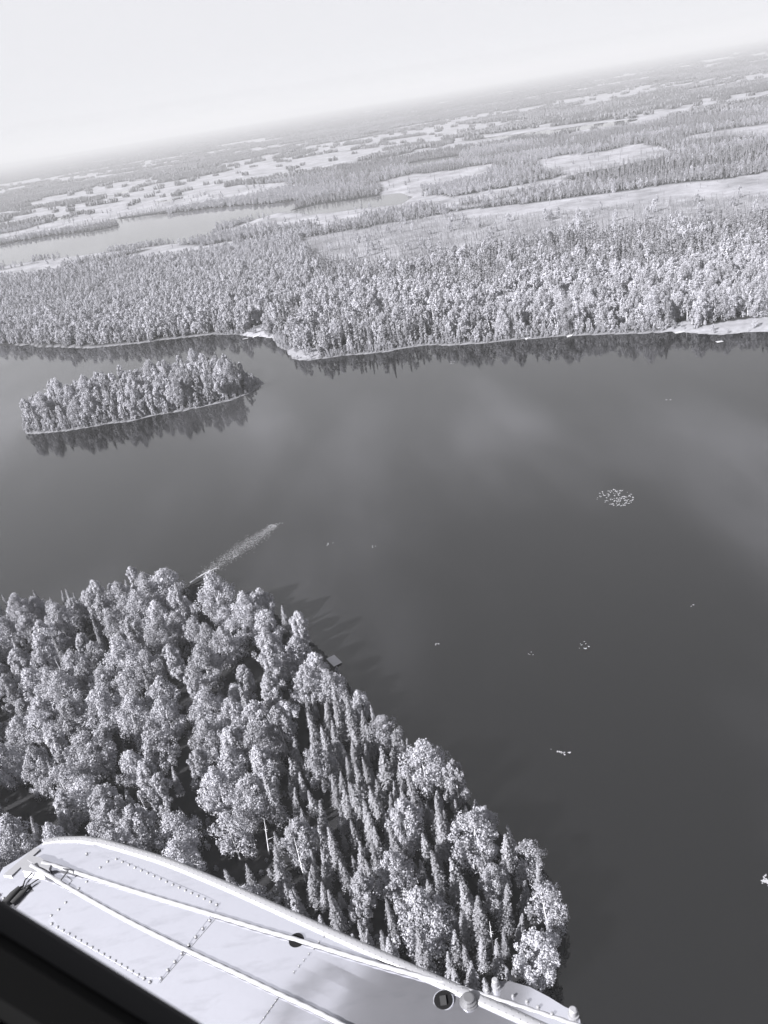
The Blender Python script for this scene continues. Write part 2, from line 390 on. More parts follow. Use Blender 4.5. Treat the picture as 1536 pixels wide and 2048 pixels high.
def birch_wood(seed, H, C, limbs=9):
    rng = np.random.default_rng(seed + 500)
    b = rng.normal(0, 0.12, (5, 2)).cumsum(0)
    zs = [0, .25, .5, .75, .96]
    tp = [(b[k][0] * k * .5, b[k][1] * k * .5, H * zs[k] - (0.4 if k == 0 else 0)) for k in range(5)]
    parts = [tube(tp, [H * .012, H * .010, H * .0075, H * .005, H * .0015])]
    idx = rng.permutation(len(C))[:limbs]
    for q in idx:
        c, pr = C[q]; z = max(H * .15, c[2] - rng.uniform(1.0, 2.2)); f = z / (H * .96)
        k = min(3, int(f * 4)); u = f * 4 - k
        s = Vector(tp[k]).lerp(Vector(tp[k + 1]), min(1, u))
        e = Vector(c); m = s.lerp(e, .5) + Vector((0, 0, .25))
        parts.append(tube([s, m, e], [H * .0045, H * .003, H * .001], 4))
    return join(parts)
def spruce_crown(seed, H, R, whorls, nb, size, per=4):
    rng = np.random.default_rng(seed + 900)
    P = []; N = []; U = []; T = []
    for k in range(whorls):
        t = (k + rng.uniform(0, .6)) / whorls
        z = H * (0.12 + 0.87 * t)
        prof = (1 - t) ** 0.85 * (0.9 + 0.1 * math.sin(t * 9 + seed)) * rng.uniform(.75, 1.2) + 0.035
        for q in range(max(4, int(nb * (0.5 + 0.6 * (1 - t))))):
            a = rng.uniform(0, 2 * math.pi); L = R * prof * rng.uniform(.65, 1.15)
            tn = rng.uniform(0.1, 0.9)
            for g in range(per):
                f = (g + .6) / per
                d = np.array([math.cos(a), math.sin(a), 0])
                P.append(d * L * f + np.array([0, 0, z - L * .45 * f ** 1.5 + rng.normal(0, .05)]) + rng.normal(0, .06, 3))
                N.append(d * .55 + np.array([0, 0, .8])); U.append(np.cross(d, [0, 0, 1])); T.append(tn + rng.uniform(-.2, .2))
    for g in range(8):
        P.append(np.array([0, 0, H * (0.965 + .005 * g)])); a = rng.uniform(0, 6.28); N.append(np.array([math.cos(a), math.sin(a), .3])); U.append(np.array([-math.sin(a), math.cos(a), 0])); T.append(.5)
    P = np.array(P); V, F = cards(P, np.array(N), size, rng, 1.25, np.array(U))
    return V, F, np.repeat(np.clip(T, 0, 1), 4)
def spruce_wood(H, sides=5):
    return tube([(0, 0, -.4), (0, 0, H * .5), (0, 0, H * .97)], [H * .011, H * .007, H * .001], sides)
def snag_wood(seed, H):
    rng = np.random.default_rng(seed + 77)
    tip = Vector((rng.normal(0, .35), rng.normal(0, .35), H))
    parts = [tube([(0, 0, -.4), tip * .5, tip], [H * .013, H * .009, H * .003], 5)]
    for k in range(7):
        z = rng.uniform(.35, .95); a = rng.uniform(0, 6.28); L = rng.uniform(.5, 1.7) * (1.25 - z)
        s = tip * z; parts.append(tube([s, s + Vector((math.cos(a) * L, math.sin(a) * L, L * .5))], [H * .004, H * .0012], 4))
    return join(parts)

NB, NS, ND = 14, 8, 4
birch_full = []; spruce_full = []; snag_full = []
BH = [13.5, 12.5, 14.5, 11.5, 13, 12, 14, 9.5, 12.5, 15, 11, 13.8, 10.5, 12.8]; BR = [4.0, 3.4, 4.8, 3.9, 2.8, 4.5, 3.8, 2.9, 4.1, 4.2, 4.3, 3.1, 3.3, 4.7]
for k in range(NB):
    op = 0.45 if k in (8, 12) else 0.0
    V, F, T, C = birch_crown(k, BH[k], BR[k], 9500 if k not in (8, 12) else 6500, 0.25, (95, 130, 170, 110)[k % 4] if k not in (8, 12) else 70, op, low=0.06 if k % 3 else 0.15)
    cme = raw_mesh('birch_crown', V, F, [M_birch], attrs={'tone': T})
    wv_, wf_ = birch_wood(k, BH[k], C, 11)
    birch_full.append((cme, raw_mesh('birch_trunk', wv_, wf_, [M_bark]), BH[k], BR[k]))
SH = [13, 11.5, 14, 10, 12.5, 9, 15, 12]; SR = [2.1, 1.8, 2.4, 2.1, 1.7, 2.1, 2.5, 1.8]
for k in range(NS):
    V, F, T = spruce_crown(k, SH[k], SR[k], int(SH[k] * 3.6), 12, 0.25, 5)
    cme = raw_mesh('spruce_crown', V, F, [M_spruce], attrs={'tone': T})
    wv_, wf_ = spruce_wood(SH[k])
    spruce_full.append((cme, raw_mesh('spruce_trunk', wv_, wf_, [M_sbark]), SH[k], SR[k]))
for k in range(ND):
    wv_, wf_ = snag_wood(k, 10 + k)
    snag_full.append((raw_mesh('snag_trunk', wv_, wf_, [M_dead]), 10.0 + k))

def merged(name, crown, wood, mats):
    V1, F1, T1 = crown; V2, F2 = wood
    V = np.vstack([V1, np.array(V2)]); o = len(V1)
    F = [tuple(f) for f in F1.tolist()] + [tuple(q + o for q in f) for f in F2]
    return raw_mesh(name, V, F, mats, [0] * len(F1) + [1] * len(F2), attrs={'tone': np.concatenate([T1, np.full(len(V2), .5)])})
lib = bpy.data.collections.new('tree_kinds')       # source meshes of the instanced woods, not linked to the scene
def lib_set(name, meshes):
    c = bpy.data.collections.new(name)
    for k, m in enumerate(meshes):
        o = bpy.data.objects.new('%s_%02d' % (name, k), m); c.objects.link(o)
    return c
full_b = []; mid_b = []; mid_s = []; full_s = []
for k in range(NB):
    V, F, T, C = birch_crown(k, BH[k], BR[k], 9500 if k not in (8, 12) else 6500, 0.25, (95, 130, 170, 110)[k % 4] if k not in (8, 12) else 70, 0.45 if k in (8, 12) else 0, low=0.06 if k % 3 else 0.15)
    full_b.append(merged('birch', (V, F, T), birch_wood(k, BH[k], C, 8), [M_birch, M_bark]))
for k in range(7):
    V, F, T, C = birch_crown(k + 40, BH[k], BR[k] * 1.0, 1500, 0.50, 48, 0, low=0.08)
    mid_b.append(merged('birch', (V, F, T), birch_wood(k, BH[k], C, 3), [M_birch, M_bark]))
for k in range(NS):
    full_s.append(merged('spruce', spruce_crown(k, SH[k], SR[k], int(SH[k] * 3.6), 12, 0.25, 5), spruce_wood(SH[k]), [M_spruce, M_sbark]))
for k in range(6):
    mid_s.append(merged('spruce', spruce_crown(k + 20, SH[k], SR[k] * 1.05, 13, 5, 0.75, 2), spruce_wood(SH[k], 4), [M_spruce, M_sbark]))
# far clumps: some trees in one patch, cones and domes of a few faces
def far_clump(seed, size, n, frac):
    rng = np.random.default_rng(seed + 3000); parts_V = []; parts_F = []; mi = []; T = []; o = 0
    for q in range(n):
        x, y = rng.uniform(-size / 2, size / 2, 2); H = rng.uniform(8, 14)
        if rng.uniform() < frac:
            R = rng.uniform(1.6, 2.4); k = 5; a0 = rng.uniform(0, 6.28)
            V = [(x + R * math.cos(a0 + 6.28 * i_ / k), y + R * math.sin(a0 + 6.28 * i_ / k), rng.uniform(0.3, 2)) for i_ in range(k)] + [(x, y, H)]
            Fq = [(o + i_, o + (i_ + 1) % k, o + k) for i_ in range(k)]; mm_ = 0
        else:
            R = rng.uniform(2.5, 4.2); k = 6; a0 = rng.uniform(0, 6.28); V = []
            for zz, s in ((.15, .55), (.55, 1.0), (.85, .7)):
                V += [(x + s * R * rng.uniform(.8, 1.15) * math.cos(a0 + 6.28 * i_ / k), y + s * R * rng.uniform(.8, 1.15) * math.sin(a0 + 6.28 * i_ / k), H * (zz + rng.uniform(-.05, .05))) for i_ in range(k)]
            V.append((x, y, H)); Fq = []
            for l in range(2):
                for i_ in range(k):
                    a_, b_ = o + l * k + i_, o + l * k + (i_ + 1) % k
                    Fq += [(a_, b_, b_ + k), (a_, b_ + k, a_ + k)]
            Fq += [(o + 2 * k + i_, o + 2 * k + (i_ + 1) % k, o + 3 * k) for i_ in range(k)]; mm_ = 1
        parts_V += V; parts_F += Fq; mi += [mm_] * len(Fq); T += [rng.uniform()] * len(V); o += len(V)
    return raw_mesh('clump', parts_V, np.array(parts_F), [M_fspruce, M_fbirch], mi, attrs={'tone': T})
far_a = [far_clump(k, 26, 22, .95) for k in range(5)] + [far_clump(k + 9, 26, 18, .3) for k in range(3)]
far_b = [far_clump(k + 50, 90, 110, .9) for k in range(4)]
lib_birch_full, lib_birch_mid = lib_set('birch_near', full_b), lib_set('birch_mid', mid_b)
lib_spruce_full, lib_spruce_mid = lib_set('spruce_near', full_s), lib_set('spruce_mid', mid_s)
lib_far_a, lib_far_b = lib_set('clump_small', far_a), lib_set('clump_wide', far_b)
lib_snag = lib_set('snag', [s[0] for s in snag_full])

def gn_instances(name, sets, **props):
    """one object: points of each set carry a tree of its collection. sets: list of (collection, xyz, rot, scale, idx)"""
    me = bpy.data.meshes.new(name)
    P = np.vstack([s[1] for s in sets]); n = len(P)
    me.vertices.add(n); me.vertices.foreach_set('co', P.astype(np.float32).ravel())
    for nm, q, ty in (('rot', 2, 'FLOAT'), ('scl', 3, 'FLOAT'), ('idx', 4, 'INT')):
        a = me.attributes.new(nm, ty, 'POINT'); arr = np.concatenate([s[q] for s in sets])
        a.data.foreach_set('value', arr.astype(np.float32 if ty == 'FLOAT' else np.int32))
    a = me.attributes.new('grp', 'INT', 'POINT'); a.data.foreach_set('value', np.concatenate([np.full(len(s[1]), k) for k, s in enumerate(sets)]).astype(np.int32))
    me.update()
    o = obj(name, me, **props)
    ng = bpy.data.node_groups.new(name, 'GeometryNodeTree')
    ng.interface.new_socket('Geometry', in_out='INPUT', socket_type='NodeSocketGeometry')
    ng.interface.new_socket('Geometry', in_out='OUTPUT', socket_type='NodeSocketGeometry')
    N = ng.nodes; L = ng.links
    gi = N.new('NodeGroupInput'); go = N.new('NodeGroupOutput'); jn_ = N.new('GeometryNodeJoinGeometry')
    def named(nm, ty):
        a = N.new('GeometryNodeInputNamedAttribute'); a.data_type = ty; a.inputs['Name'].default_value = nm; return a.outputs['Attribute']
    for k, s in enumerate(sets):
        ci = N.new('GeometryNodeCollectionInfo'); ci.inputs['Collection'].default_value = s[0]
        ci.inputs['Separate Children'].default_value = True; ci.inputs['Reset Children'].default_value = True
        cmp_ = N.new('FunctionNodeCompare'); cmp_.data_type = 'INT'; cmp_.operation = 'EQUAL'
        L.new(named('grp', 'INT'), cmp_.inputs[2]); cmp_.inputs[3].default_value = k
        ip = N.new('GeometryNodeInstanceOnPoints'); L.new(gi.outputs[0], ip.inputs['Points']); L.new(cmp_.outputs[0], ip.inputs['Selection'])
        L.new(ci.outputs[0], ip.inputs['Instance']); ip.inputs['Pick Instance'].default_value = True
        L.new(named('idx', 'INT'), ip.inputs['Instance Index'])
        cx = N.new('ShaderNodeCombineXYZ'); L.new(named('rot', 'FLOAT'), cx.inputs[2]); L.new(cx.outputs[0], ip.inputs['Rotation'])
        L.new(named('scl', 'FLOAT'), ip.inputs['Scale'])
        L.new(ip.outputs[0], jn_.inputs[0])
    L.new(jn_.outputs[0], go.inputs[0])
    mod = o.modifiers.new('instances', 'NODES'); mod.node_group = ng
    return o

# ------------------------------------------------------------------ where the trees stand
rng = np.random.default_rng(11)
def jitter_grid(x0, x1, y0, y1, s, jit=.85):
    xs = np.arange(x0, x1, s); ys = np.arange(y0, y1, s)
    X, Y = np.meshgrid(xs, ys); X = X.ravel() + rng.uniform(-.5, .5, X.size) * s * jit; Y = Y.ravel() + rng.uniform(-.5, .5, Y.size) * s * jit
    return X, Y
def in_view(X, Y, m=60):
    u, v, w = project(X, Y, np.full(X.shape, 6.0)); return (u > -m) & (u < 1536 + m) & (v < 2048 + m) & (w > 5)
def z_of(X, Y, sdv, bogv=None):
    return ground_height(sdv, X, Y, np.hypot(X, Y), np.zeros(X.shape) if bogv is None else bogv) - 0.05

trees = []            # (kind, x, y, scale, variant, zone, label or None)
# trees picked out one by one on the near point: (kind, px, py of the crown top, height, variant, label)
HERO = [
 ('birch', 835, 1472, 14.5, 2, 'big round-topped birch at the water edge of near point, lit along its left side'),
 ('birch', 905, 1518, 13.0, 4, 'narrow tall birch by the shore just below the big round-topped one'),
 ('birch', 938, 1628, 13.5, 5, 'broad bright lumpy-crowned birch rising from the spruces near the shore'),
 ('birch', 985, 1738, 10.5, 0, 'compact bright birch standing alone among spruces near the tip of the point'),
 ('birch', 1090, 1772, 11.5, 8, 'thin open-crowned birch leaning out over water at the tip of the point'),
 ('birch', 1052, 1686, 10.0, 8, 'loose wide-spreading birch on the shore between the spruces and the tip'),
 ('birch', 1068, 1868, 11.0, 5, 'dense wide birch at the very end of the near point beside dark water'),
 ('birch', 805, 1610, 13.0, 1, 'rounded egg-shaped birch in the middle of the spruce stand'),
 ('birch', 782, 1708, 13.0, 6, 'tall birch with pale forked trunk showing under its crown in spruce stand'),
 ('birch', 708, 1755, 12.5, 4, 'slim dense birch just above the float edge in the spruce stand'),
 ('birch', 632, 1492, 13.0, 0, 'solid birch with drooping sides at the inner edge of the spruce stand'),
 ('birch', 508, 1415, 13.5, 5, 'broad birch with fissured crown and visible stem inland from the dock'),
 ('birch', 455, 1462, 11.5, 7, 'small bright birch leaning on the broad birch inland from the dock'),
 ('birch', 622, 1302, 11.0, 3, 'bright rounded birch half hiding the small wooden dock'),
 ('birch', 660, 1342, 11.5, 5, 'bushy birch at the bank immediately below the wooden dock'),
 ('birch', 586, 1220, 12.0, 4, 'slender birch standing clear at the upper corner of the near point'),
 ('birch', 530, 1262, 14.0, 6, 'tall bright hanging birch beside the small clearing behind the dock'),
 ('birch', 515, 1178, 13.0, 1, 'first tall birch above the clearing on the upper shore'),
 ('birch', 395, 1292, 15.0, 6, 'very tall pale birch column with bare twigs at its top amid the wood'),
 ('birch', 400, 1390, 14.0, 2, 'large birch directly below the very tall pale one'),
 ('birch', 440, 1262, 13.0, 0, 'round birch between the clearing and the very tall pale one'),
 ('birch', 320, 1140, 14.0, 5, 'wide birch crowning the upper shore left of the fallen log'),
 ('birch', 300, 1450, 14.0, 0, 'tall birch bordering the darkest gap of the near wood'),
 ('birch', 165, 1475, 14.5, 5, 'leaning wide birch with stepped crown left of the darkest gap'),
 ('birch', 135, 1400, 13.5, 3, 'half-shaded birch above the stepped wide birch'),
 ('birch', 60, 1500, 13.5, 0, 'shaded round birch near the left border above the float nose'),
 ('birch', 420, 1545, 13.5, 6, 'pointed bright birch below the darkest gap of the wood'),
 ('birch', 350, 1630, 12.5, 2, 'wide low shaded birch right above the float deck'),
 ('birch', 490, 1560, 13.0, 5, 'lumpy birch between darkest gap and spruce stand'),
 ('birch', 590, 1890 - 240, 12.5, 1, 'birch with dead twig tips above the middle of the float'),
 ('birch', 262, 1128, 11.0, 4, 'slim birch top sticking up above the upper shoreline crowns'),
 ('spruce', 485, 1378, 12.5, 6, 'dark spire spruce poking up alone inland from the dock'),
 ('spruce', 292, 1352, 12.0, 2, 'spire spruce at the edge of a dark gap left of the very tall birch'),
 ('spruce', 790, 1468, 8.5, 5, 'small plump spruce touching the big round-topped birch'),
 ('spruce', 690, 1378, 11.5, 0, 'isolated narrow spruce spire near the bank below the dock'),
 ('spruce', 762, 1495, 12.0, 3, 'bushy spruce a few steps inland of the big round-topped birch'),
 ('spruce', 555, 1730, 10.5, 5, 'lone broad spruce in dark hollow above the float edge'),
 ('spruce', 250, 1590, 11.0, 3, 'dark spruce in shaded wood above the float nose'),
 ('spruce', 1048, 1770, 8.5, 5, 'short bright spruce left of the open-crowned birch at the tip'),
]
hx, hy = [], []
for kd, px, py, H, var, lb in HERO:
    full = birch_full if kd == 'birch' else spruce_full
    p = gp(px, py, H * 0.97 + 1.0)
    trees.append((kd, p.x, p.y, H / full[var][2], var, 'hero', lb)); hx.append(p.x); hy.append(p.y)
hx, hy = np.array(hx), np.array(hy)
# near point
SPR = poly([(560, 1500), (700, 1380), (760, 1440), (900, 1560), (1130, 1800), (1130, 2000), (1000, 2300), (500, 2300), (560, 1750)])
GAPS = [gp(355, 1560, 0).xy, gp(85, 1640, 0).xy, gp(330, 1430, 0).xy]
CLEAR = poly([(470, 1340), (560, 1300), (640, 1290), (690, 1330), (660, 1362), (600, 1350), (480, 1385)])
X, Y = jitter_grid(-210, 60, 20, 330, 2.3)
s_, b_, sp2, l_ = land_fields(X, Y)
ok = (s_ > 0.6) & ~inside(CLEAR, X, Y); X, Y, s_ = X[ok], Y[ok], s_[ok]
sprm = inside(SPR, X, Y)
ct = [(hx[k], hy[k], 3.0) if t[0] == 'birch' else (hx[k], hy[k], 1.6) for k, t in enumerate(trees)]
acc = []
order = rng.permutation(len(X))
cellr = {}
def near_ok(x, y, r):
    cx, cy = int(x // 6), int(y // 6)
    for a in (-1, 0, 1):
        for b in (-1, 0, 1):
            for (qx, qy, qr) in cellr.get((cx + a, cy + b), ()):
                if (qx - x) ** 2 + (qy - y) ** 2 < (qr + r) ** 2: return False
    return True
def put(x, y, r): cellr.setdefault((int(x // 6), int(y // 6)), []).append((x, y, r))
for q in ct: put(*q)
ub, vb, _w = project(X, Y, np.zeros(len(X))); ut, vt, _w = project(X, Y, np.full(len(X), 12.0))
DOCKV = ((ub > 632) & (ub < 712) & (vt < 1345) & (vb > 1290)) | ((ub > 372) & (ub < 500) & (vt < 1172))
for k in order:
    x, y = X[k], Y[k]
    edge = s_[k] < 5
    pb = 0.10 if sprm[k] else 0.9
    if edge: pb = 0.45
    gap = min((x - g.x) ** 2 + (y - g.y) ** 2 for g in GAPS) < 42
    if gap or (DOCKV[k]): continue
    kd = 'birch' if rng.uniform() < pb * (1.7 if sprm[k] and not edge else 1) else 'spruce'
    r = 3.05 if kd == 'birch' else (1.08 if sprm[k] else 1.9)
    if edge: r *= .75
    if not near_ok(x, y, r): continue
    put(x, y, r)
    if kd == 'birch':
        v = int(rng.integers(0, NB)); sc_ = rng.uniform(.82, 1.12) * (.78 if edge else 1)
    else:
        v = int(rng.integers(0, NS)); sc_ = rng.uniform(.48, .98) * (.85 if edge else 1)
    zone = ('shore' if edge else 'spruce stand' if sprm[k] else 'mixed wood')
    acc.append((kd, x, y, sc_, v, zone, None))
trees += acc
# island
X, Y = jitter_grid(-220, -40, 330, 520, 3.0)
s_ = sdist(ISLE, X, Y); ok = s_ > 1.6; X, Y, s_ = X[ok], Y[ok], s_[ok]
tipI = gp(505, 765).xy
cellr.clear()
for k in rng.permutation(len(X)):
    d = math.hypot(X[k] - tipI.x, Y[k] - tipI.y)
    if d < 13: continue
    kd = 'birch' if rng.uniform() < .82 else 'spruce'
    r = 2.0 if kd == 'birch' else 1.3
    if s_[k] < 4: r *= .7
    if not near_ok(X[k], Y[k], r): continue
    put(X[k], Y[k], r)
    sm = .55 if s_[k] < 3.5 else 1.0
    trees.append((kd, X[k], Y[k], rng.uniform(.9, 1.3) * sm * (1.1 if kd == 'spruce' else 1), int(rng.integers(0, 8)), 'island', None))
# far shore woods up to 1 km
X, Y = jitter_grid(-620, 640, 400, 1050, 4.4)
r = np.hypot(X, Y); ok = (r < 1050) & in_view(X, Y, 120); X, Y = X[ok], Y[ok]
s_, b_, sp2, l_ = land_fields(X, Y); r = np.hypot(X, Y)
ms = sdist(MAIN, X, Y)
ok = (ms > 2.2) & (s_ > 1.5); dens = np.where(b_ > .5, .05, np.where(sp2 > .5, .55, 1.0)); dens = np.where(l_ > .4, .14, dens)
ok &= rng.uniform(0, 1, len(X)) < dens
X, Y, s_, b_, sp2, ms = X[ok], Y[ok], s_[ok], b_[ok], sp2[ok], ms[ok]
u, v, w = project(X, Y, np.zeros(len(X)))
nb = fbm(X, Y, 45.0, 81)
depthb = np.where(u < 620, 420, 95 + 0.03 * (u - 620)) * (0.8 + .5 * fbm(X, Y, 120.0, 83))
pb = np.where(ms < depthb, .86, .14) + (nb - .5) * .9
patch = (u > 560) & (u < 900) & (ms < 60); pb = np.where(patch, .25 + (nb - .5), pb)
pb = np.where(sp2 > .5, .05, pb); pb = np.where(b_ > .5, 0, pb)
kk = rng.uniform(0, 1, len(X))
for k in range(len(X)):
    kd = 'birch' if kk[k] < pb[k] else 'spruce'
    if sp2[k] > .5 and rng.uniform() < .28: kd = 'snag'
    elif rng.uniform() < .012: kd = 'snag'
    sm = .6 if ms[k] < 5 else 1.0
    if kd == 'birch' and rng.uniform() < .25: continue
    dk = 1 - .42 * min(1, max(0, (math.hypot(X[k], Y[k]) - 560) / 320))
    sc_ = rng.uniform(.9, 1.35) * sm * dk if kd == 'birch' else rng.uniform(.75, 1.2) * (sm if sp2[k] < .5 else .58) * dk
    if kd == 'snag': sc_ *= .8
    if b_[k] > .5: sc_ *= rng.uniform(.25, .6)
    trees.append((kd, X[k], Y[k], sc_, int(rng.integers(0, 1000)), 'far shore', None))
# a few dead trees on the near point
for px, py, H in [(120, 1330, 11), (520, 1650, 10), (700, 1600, 10), (980, 1850, 9), (247, 1218, 10), (288, 1600, 12), (590, 1690, 12), (430, 1960 - 700, 9)]:
    p = gp(px, py, H)
    trees.append(('snag', p.x, p.y, H / 11.0, 1, 'near snag', None))

# heights and ranking
TX = np.array([t[1] for t in trees]); TY = np.array([t[2] for t in trees])
ts, tb, _, _ = land_fields(TX, TY); TZ = z_of(TX, TY, np.maximum(ts, 0.3), tb)
u, v, w = project(TX, TY, TZ + 8); vis = (u > -15) & (u < 1551) & (v > 0) & (v < 2060)
FLOATCOVER = np.array([(0, 1720), (75, 1670), (200, 1668), (450, 1755), (900, 1955), (1160, 2055), (1160, 2400), (-60, 2400), (-60, 1760)])
vis &= ~inside(FLOATCOVER, u, v)
LABEL = {('birch', 'shore'): ('leafy birch leaning over the water edge of near wooded point', 'birches along the bank of the near point'),
         ('birch', 'spruce stand'): ('single birch scattered inside the dense spruce stand on near point', 'birches inside the spruce stand'),
         ('birch', 'mixed wood'): ('full-crowned birch in the mixed wood filling the near point', 'birches of the near mixed wood'),
         ('birch', 'island'): ('rounded birch on the small oval island in the lake', 'birches on the island'),
         ('birch', 'far shore'): ('pale birch in front rows of the wood along the far shore', 'birches on the far shore'),
         ('spruce', 'shore'): ('short spruce at the water edge of near wooded point', 'spruces along the bank of the near point'),
         ('spruce', 'spruce stand'): ('narrow spire spruce packed in the dense stand on near point', 'spruces of the dense stand'),
         ('spruce', 'mixed wood'): ('spruce spire rising between birches in the near mixed wood', 'spruces of the near mixed wood'),
         ('spruce', 'island'): ('dark pointed spruce on the small oval island in the lake', 'spruces on the island'),
         ('spruce', 'far shore'): ('narrow spruce in front rows of the wood along the far shore', 'spruces on the far shore'),
         ('snag', 'near snag'): ('bare bleached dead tree standing in the near wood', 'dead trees in the near wood'),
         ('snag', 'far shore'): ('bare bleached dead trunk standing in the wood beyond the lake', 'dead trunks beyond the lake')}
def ordinal(n): return '%d%s' % (n, 'th' if 10 <= n % 100 <= 20 else {1: 'st', 2: 'nd', 3: 'rd'}.get(n % 10, 'th'))
SHORT = ['big round-topped shore birch', 'narrow tall shore birch', 'broad bright lumpy birch', 'compact bright birch', 'open-crowned tip birch', 'loose wide shore birch',
         'dense birch at the very tip', 'egg-shaped birch', 'forked-trunk birch', 'slim birch above the float', 'drooping solid birch', 'broad fissured birch', 'small leaning bright birch',
         'birch beside the dock', 'bushy birch below the dock', 'slender corner birch', 'tall hanging birch at the clearing', 'first birch above the clearing', 'very tall pale birch',
         'large birch under the tallest', 'round birch by the clearing', 'wide birch near the fallen tree', 'tall birch at the darkest gap', 'stepped wide birch', 'half-shaded birch', 'round birch above the float nose',
         'pointed birch below the darkest gap', 'wide low birch above the float', 'lumpy birch near the darkest gap', 'twiggy birch above the float', 'slim shoreline birch top',
         'lone spire inland of the dock', 'spire left of the tallest birch', 'small plump shore spruce', 'narrow spire below the dock', 'bushy spruce inland', 'lone broad spruce in the hollow',
         'dark spruce above the float nose', 'short bright tip spruce']
assert len(SHORT) == len(HERO), (len(SHORT), len(HERO))
def own_labels(ids):
    pu, pv, _w = project(TX, TY, TZ + 9); out = {}; cl = {}
    for k in ids:
        kd, zone = trees[k][0], trees[k][5]; word = {'birch': 'birch', 'spruce': 'spruce', 'snag': 'bare dead tree'}[kd]
        if zone == 'hero': out[k] = trees[k][6]
        elif zone in ('shore', 'spruce stand', 'mixed wood', 'near snag'):
            d = [(pu[k] - pu[h]) ** 2 + (pv[k] - pv[h]) ** 2 for h in range(len(HERO))]; h = int(np.argmin(d))
            dx_, dy_ = pu[k] - pu[h], pv[k] - pv[h]
            dr = ('right of' if dx_ > 0 else 'left of') if abs(dx_) > abs(dy_) else ('below' if dy_ > 0 else 'above')
            cl.setdefault((word, dr, SHORT[h]), []).append((d[h], k))
        elif zone == 'island':
            cl.setdefault(('island', word, 'front' if float(sdist(ISLE, TX[k:k + 1], TY[k:k + 1])[0]) < 9 else 'inner'), []).append((pu[k], k))
        else:
            bx = gp(520, 668); cl.setdefault(('far', word, 'right of' if TX[k] > bx.x else 'left of'), []).append((abs(TX[k] - bx.x), k))
    for key, v in cl.items():
        v.sort()
        for n_, (_, k) in enumerate(v):
            if key[0] == 'island': out[k] = '%s on the oval island, %s from its left end among the %s ones' % (key[1], ordinal(n_ + 1), 'waterside' if key[2] == 'front' else 'inner')
            elif key[0] == 'far': out[k] = '%s near the far shoreline, %s one %s the sandy beach' % (key[1], ordinal(n_ + 1), key[2])
            else: out[k] = '%s %s %s the %s' % (('nearest' if n_ == 0 else ordinal(n_ + 1) + ' nearest'), key[0], key[1], key[2])
    return out
indiv = set()
for kd, lim in (('birch', 290), ('spruce', 290), ('snag', 60)):
    ids = [k for k, t in enumerate(trees) if t[0] == kd and (vis[k] or t[5] in ('hero', 'near snag'))]
    ids.sort(key=lambda k: (0 if trees[k][5] in ('hero', 'near snag') else 1, w[k] / trees[k][3]))
    indiv.update(ids[:lim])
own = own_labels(sorted(indiv))
for k in sorted(indiv):
    kd, x, y, sc_, vr, zone, lb = trees[k]
    label = own[k]; group = None if zone == 'hero' else LABEL[(kd, zone)][1]
    name = {'birch': 'birch_tree', 'spruce': 'spruce_tree', 'snag': 'dead_tree'}[kd]
    if kd == 'snag':
        m, H = snag_full[vr % ND]
        o = obj(name, m, None, (x, y, TZ[k]), label=label, category='tree')
    else:
        full = birch_full if kd == 'birch' else spruce_full
        cme, wme, H, R = full[vr % len(full)]
        o = empty(name, (x, y, TZ[k]), label=label, category='tree')
        obj('crown', cme, o); obj('trunk', wme, o)
    if group: o['group'] = group
    o.scale = (sc_, sc_, sc_); o.rotation_euler = (rng.normal(0, .05), rng.normal(0, .05), rng.uniform(0, 6.28))
def rest(kd, coll_full, coll_mid, nf, nm):
    a = [k for k, t in enumerate(trees) if t[0] == kd and k not in indiv]
    out = []
    for sel, c, n in (([k for k in a if w[k] < 380 or trees[k][2] < 60], coll_full, nf), ([k for k in a if not (w[k] < 380 or trees[k][2] < 60)], coll_mid, nm)):
        if not sel: continue
        sel = np.array(sel)
        out.append((c, np.stack([TX[sel], TY[sel], TZ[sel]], -1), rng.uniform(0, 6.28, len(sel)), np.array([trees[k][3] for k in sel]), np.array([trees[k][4] % n for k in sel])))
    return out
sets_b = rest('birch', lib_birch_full, lib_birch_mid, NB, 7); sets_s = rest('spruce', lib_spruce_full, lib_spruce_mid, NS, 6)
sets_d = rest('snag', lib_snag, lib_snag, ND, ND)
print('trees', len(trees), 'individual', len(indiv), [len(s[1]) for s in sets_b], [len(s[1]) for s in sets_s], [len(s[1]) for s in sets_d])
gn_instances('birch_woods', sets_b, kind='stuff', label='mass of pale birches filling the woods beyond the lake', category='woods')
# far woods
def far_set(r0, r1, sp, coll, n, scl, zoff=0.0):
    dx = r1 * math.tan(R_(34)); xs = np.arange(-dx, dx, sp); ys = np.arange(r0 * .75, r1, sp)
    X, Y = np.meshgrid(xs, ys); X = X.ravel(); Y = Y.ravel()
    r = np.hypot(X, Y); ok = (r >= r0) & (r < r1) & (np.abs(X) < Y * .70 + 60); X, Y = X[ok], Y[ok]
    X = X + rng.uniform(-.45, .45, len(X)) * sp; Y = Y + rng.uniform(-.45, .45, len(Y)) * sp
    ok = in_view(X, Y, 80); X, Y = X[ok], Y[ok]
    s_, b_, sp2, _ = land_fields(X, Y)
    p = np.where(b_ > .5, .03, np.where(sp2 > .5, .3, 1.0))
    ok = (s_ > sp * .15) & (rng.uniform(0, 1, len(X)) < p); X, Y, s_, b_ = X[ok], Y[ok], s_[ok], b_[ok]
    Z = ground_height(s_, X, Y, np.hypot(X, Y), b_) + zoff
    kn = fbm(X, Y, 180.0, 91)
    idx = rng.integers(0, n, len(X))
    return X, Y, Z, kn, idx
X, Y, Z, kn, idx = far_set(1040, 1900, 6.0, None, 6, 1)
isb = (kn + rng.uniform(-.12, .12, len(X)) > .56)
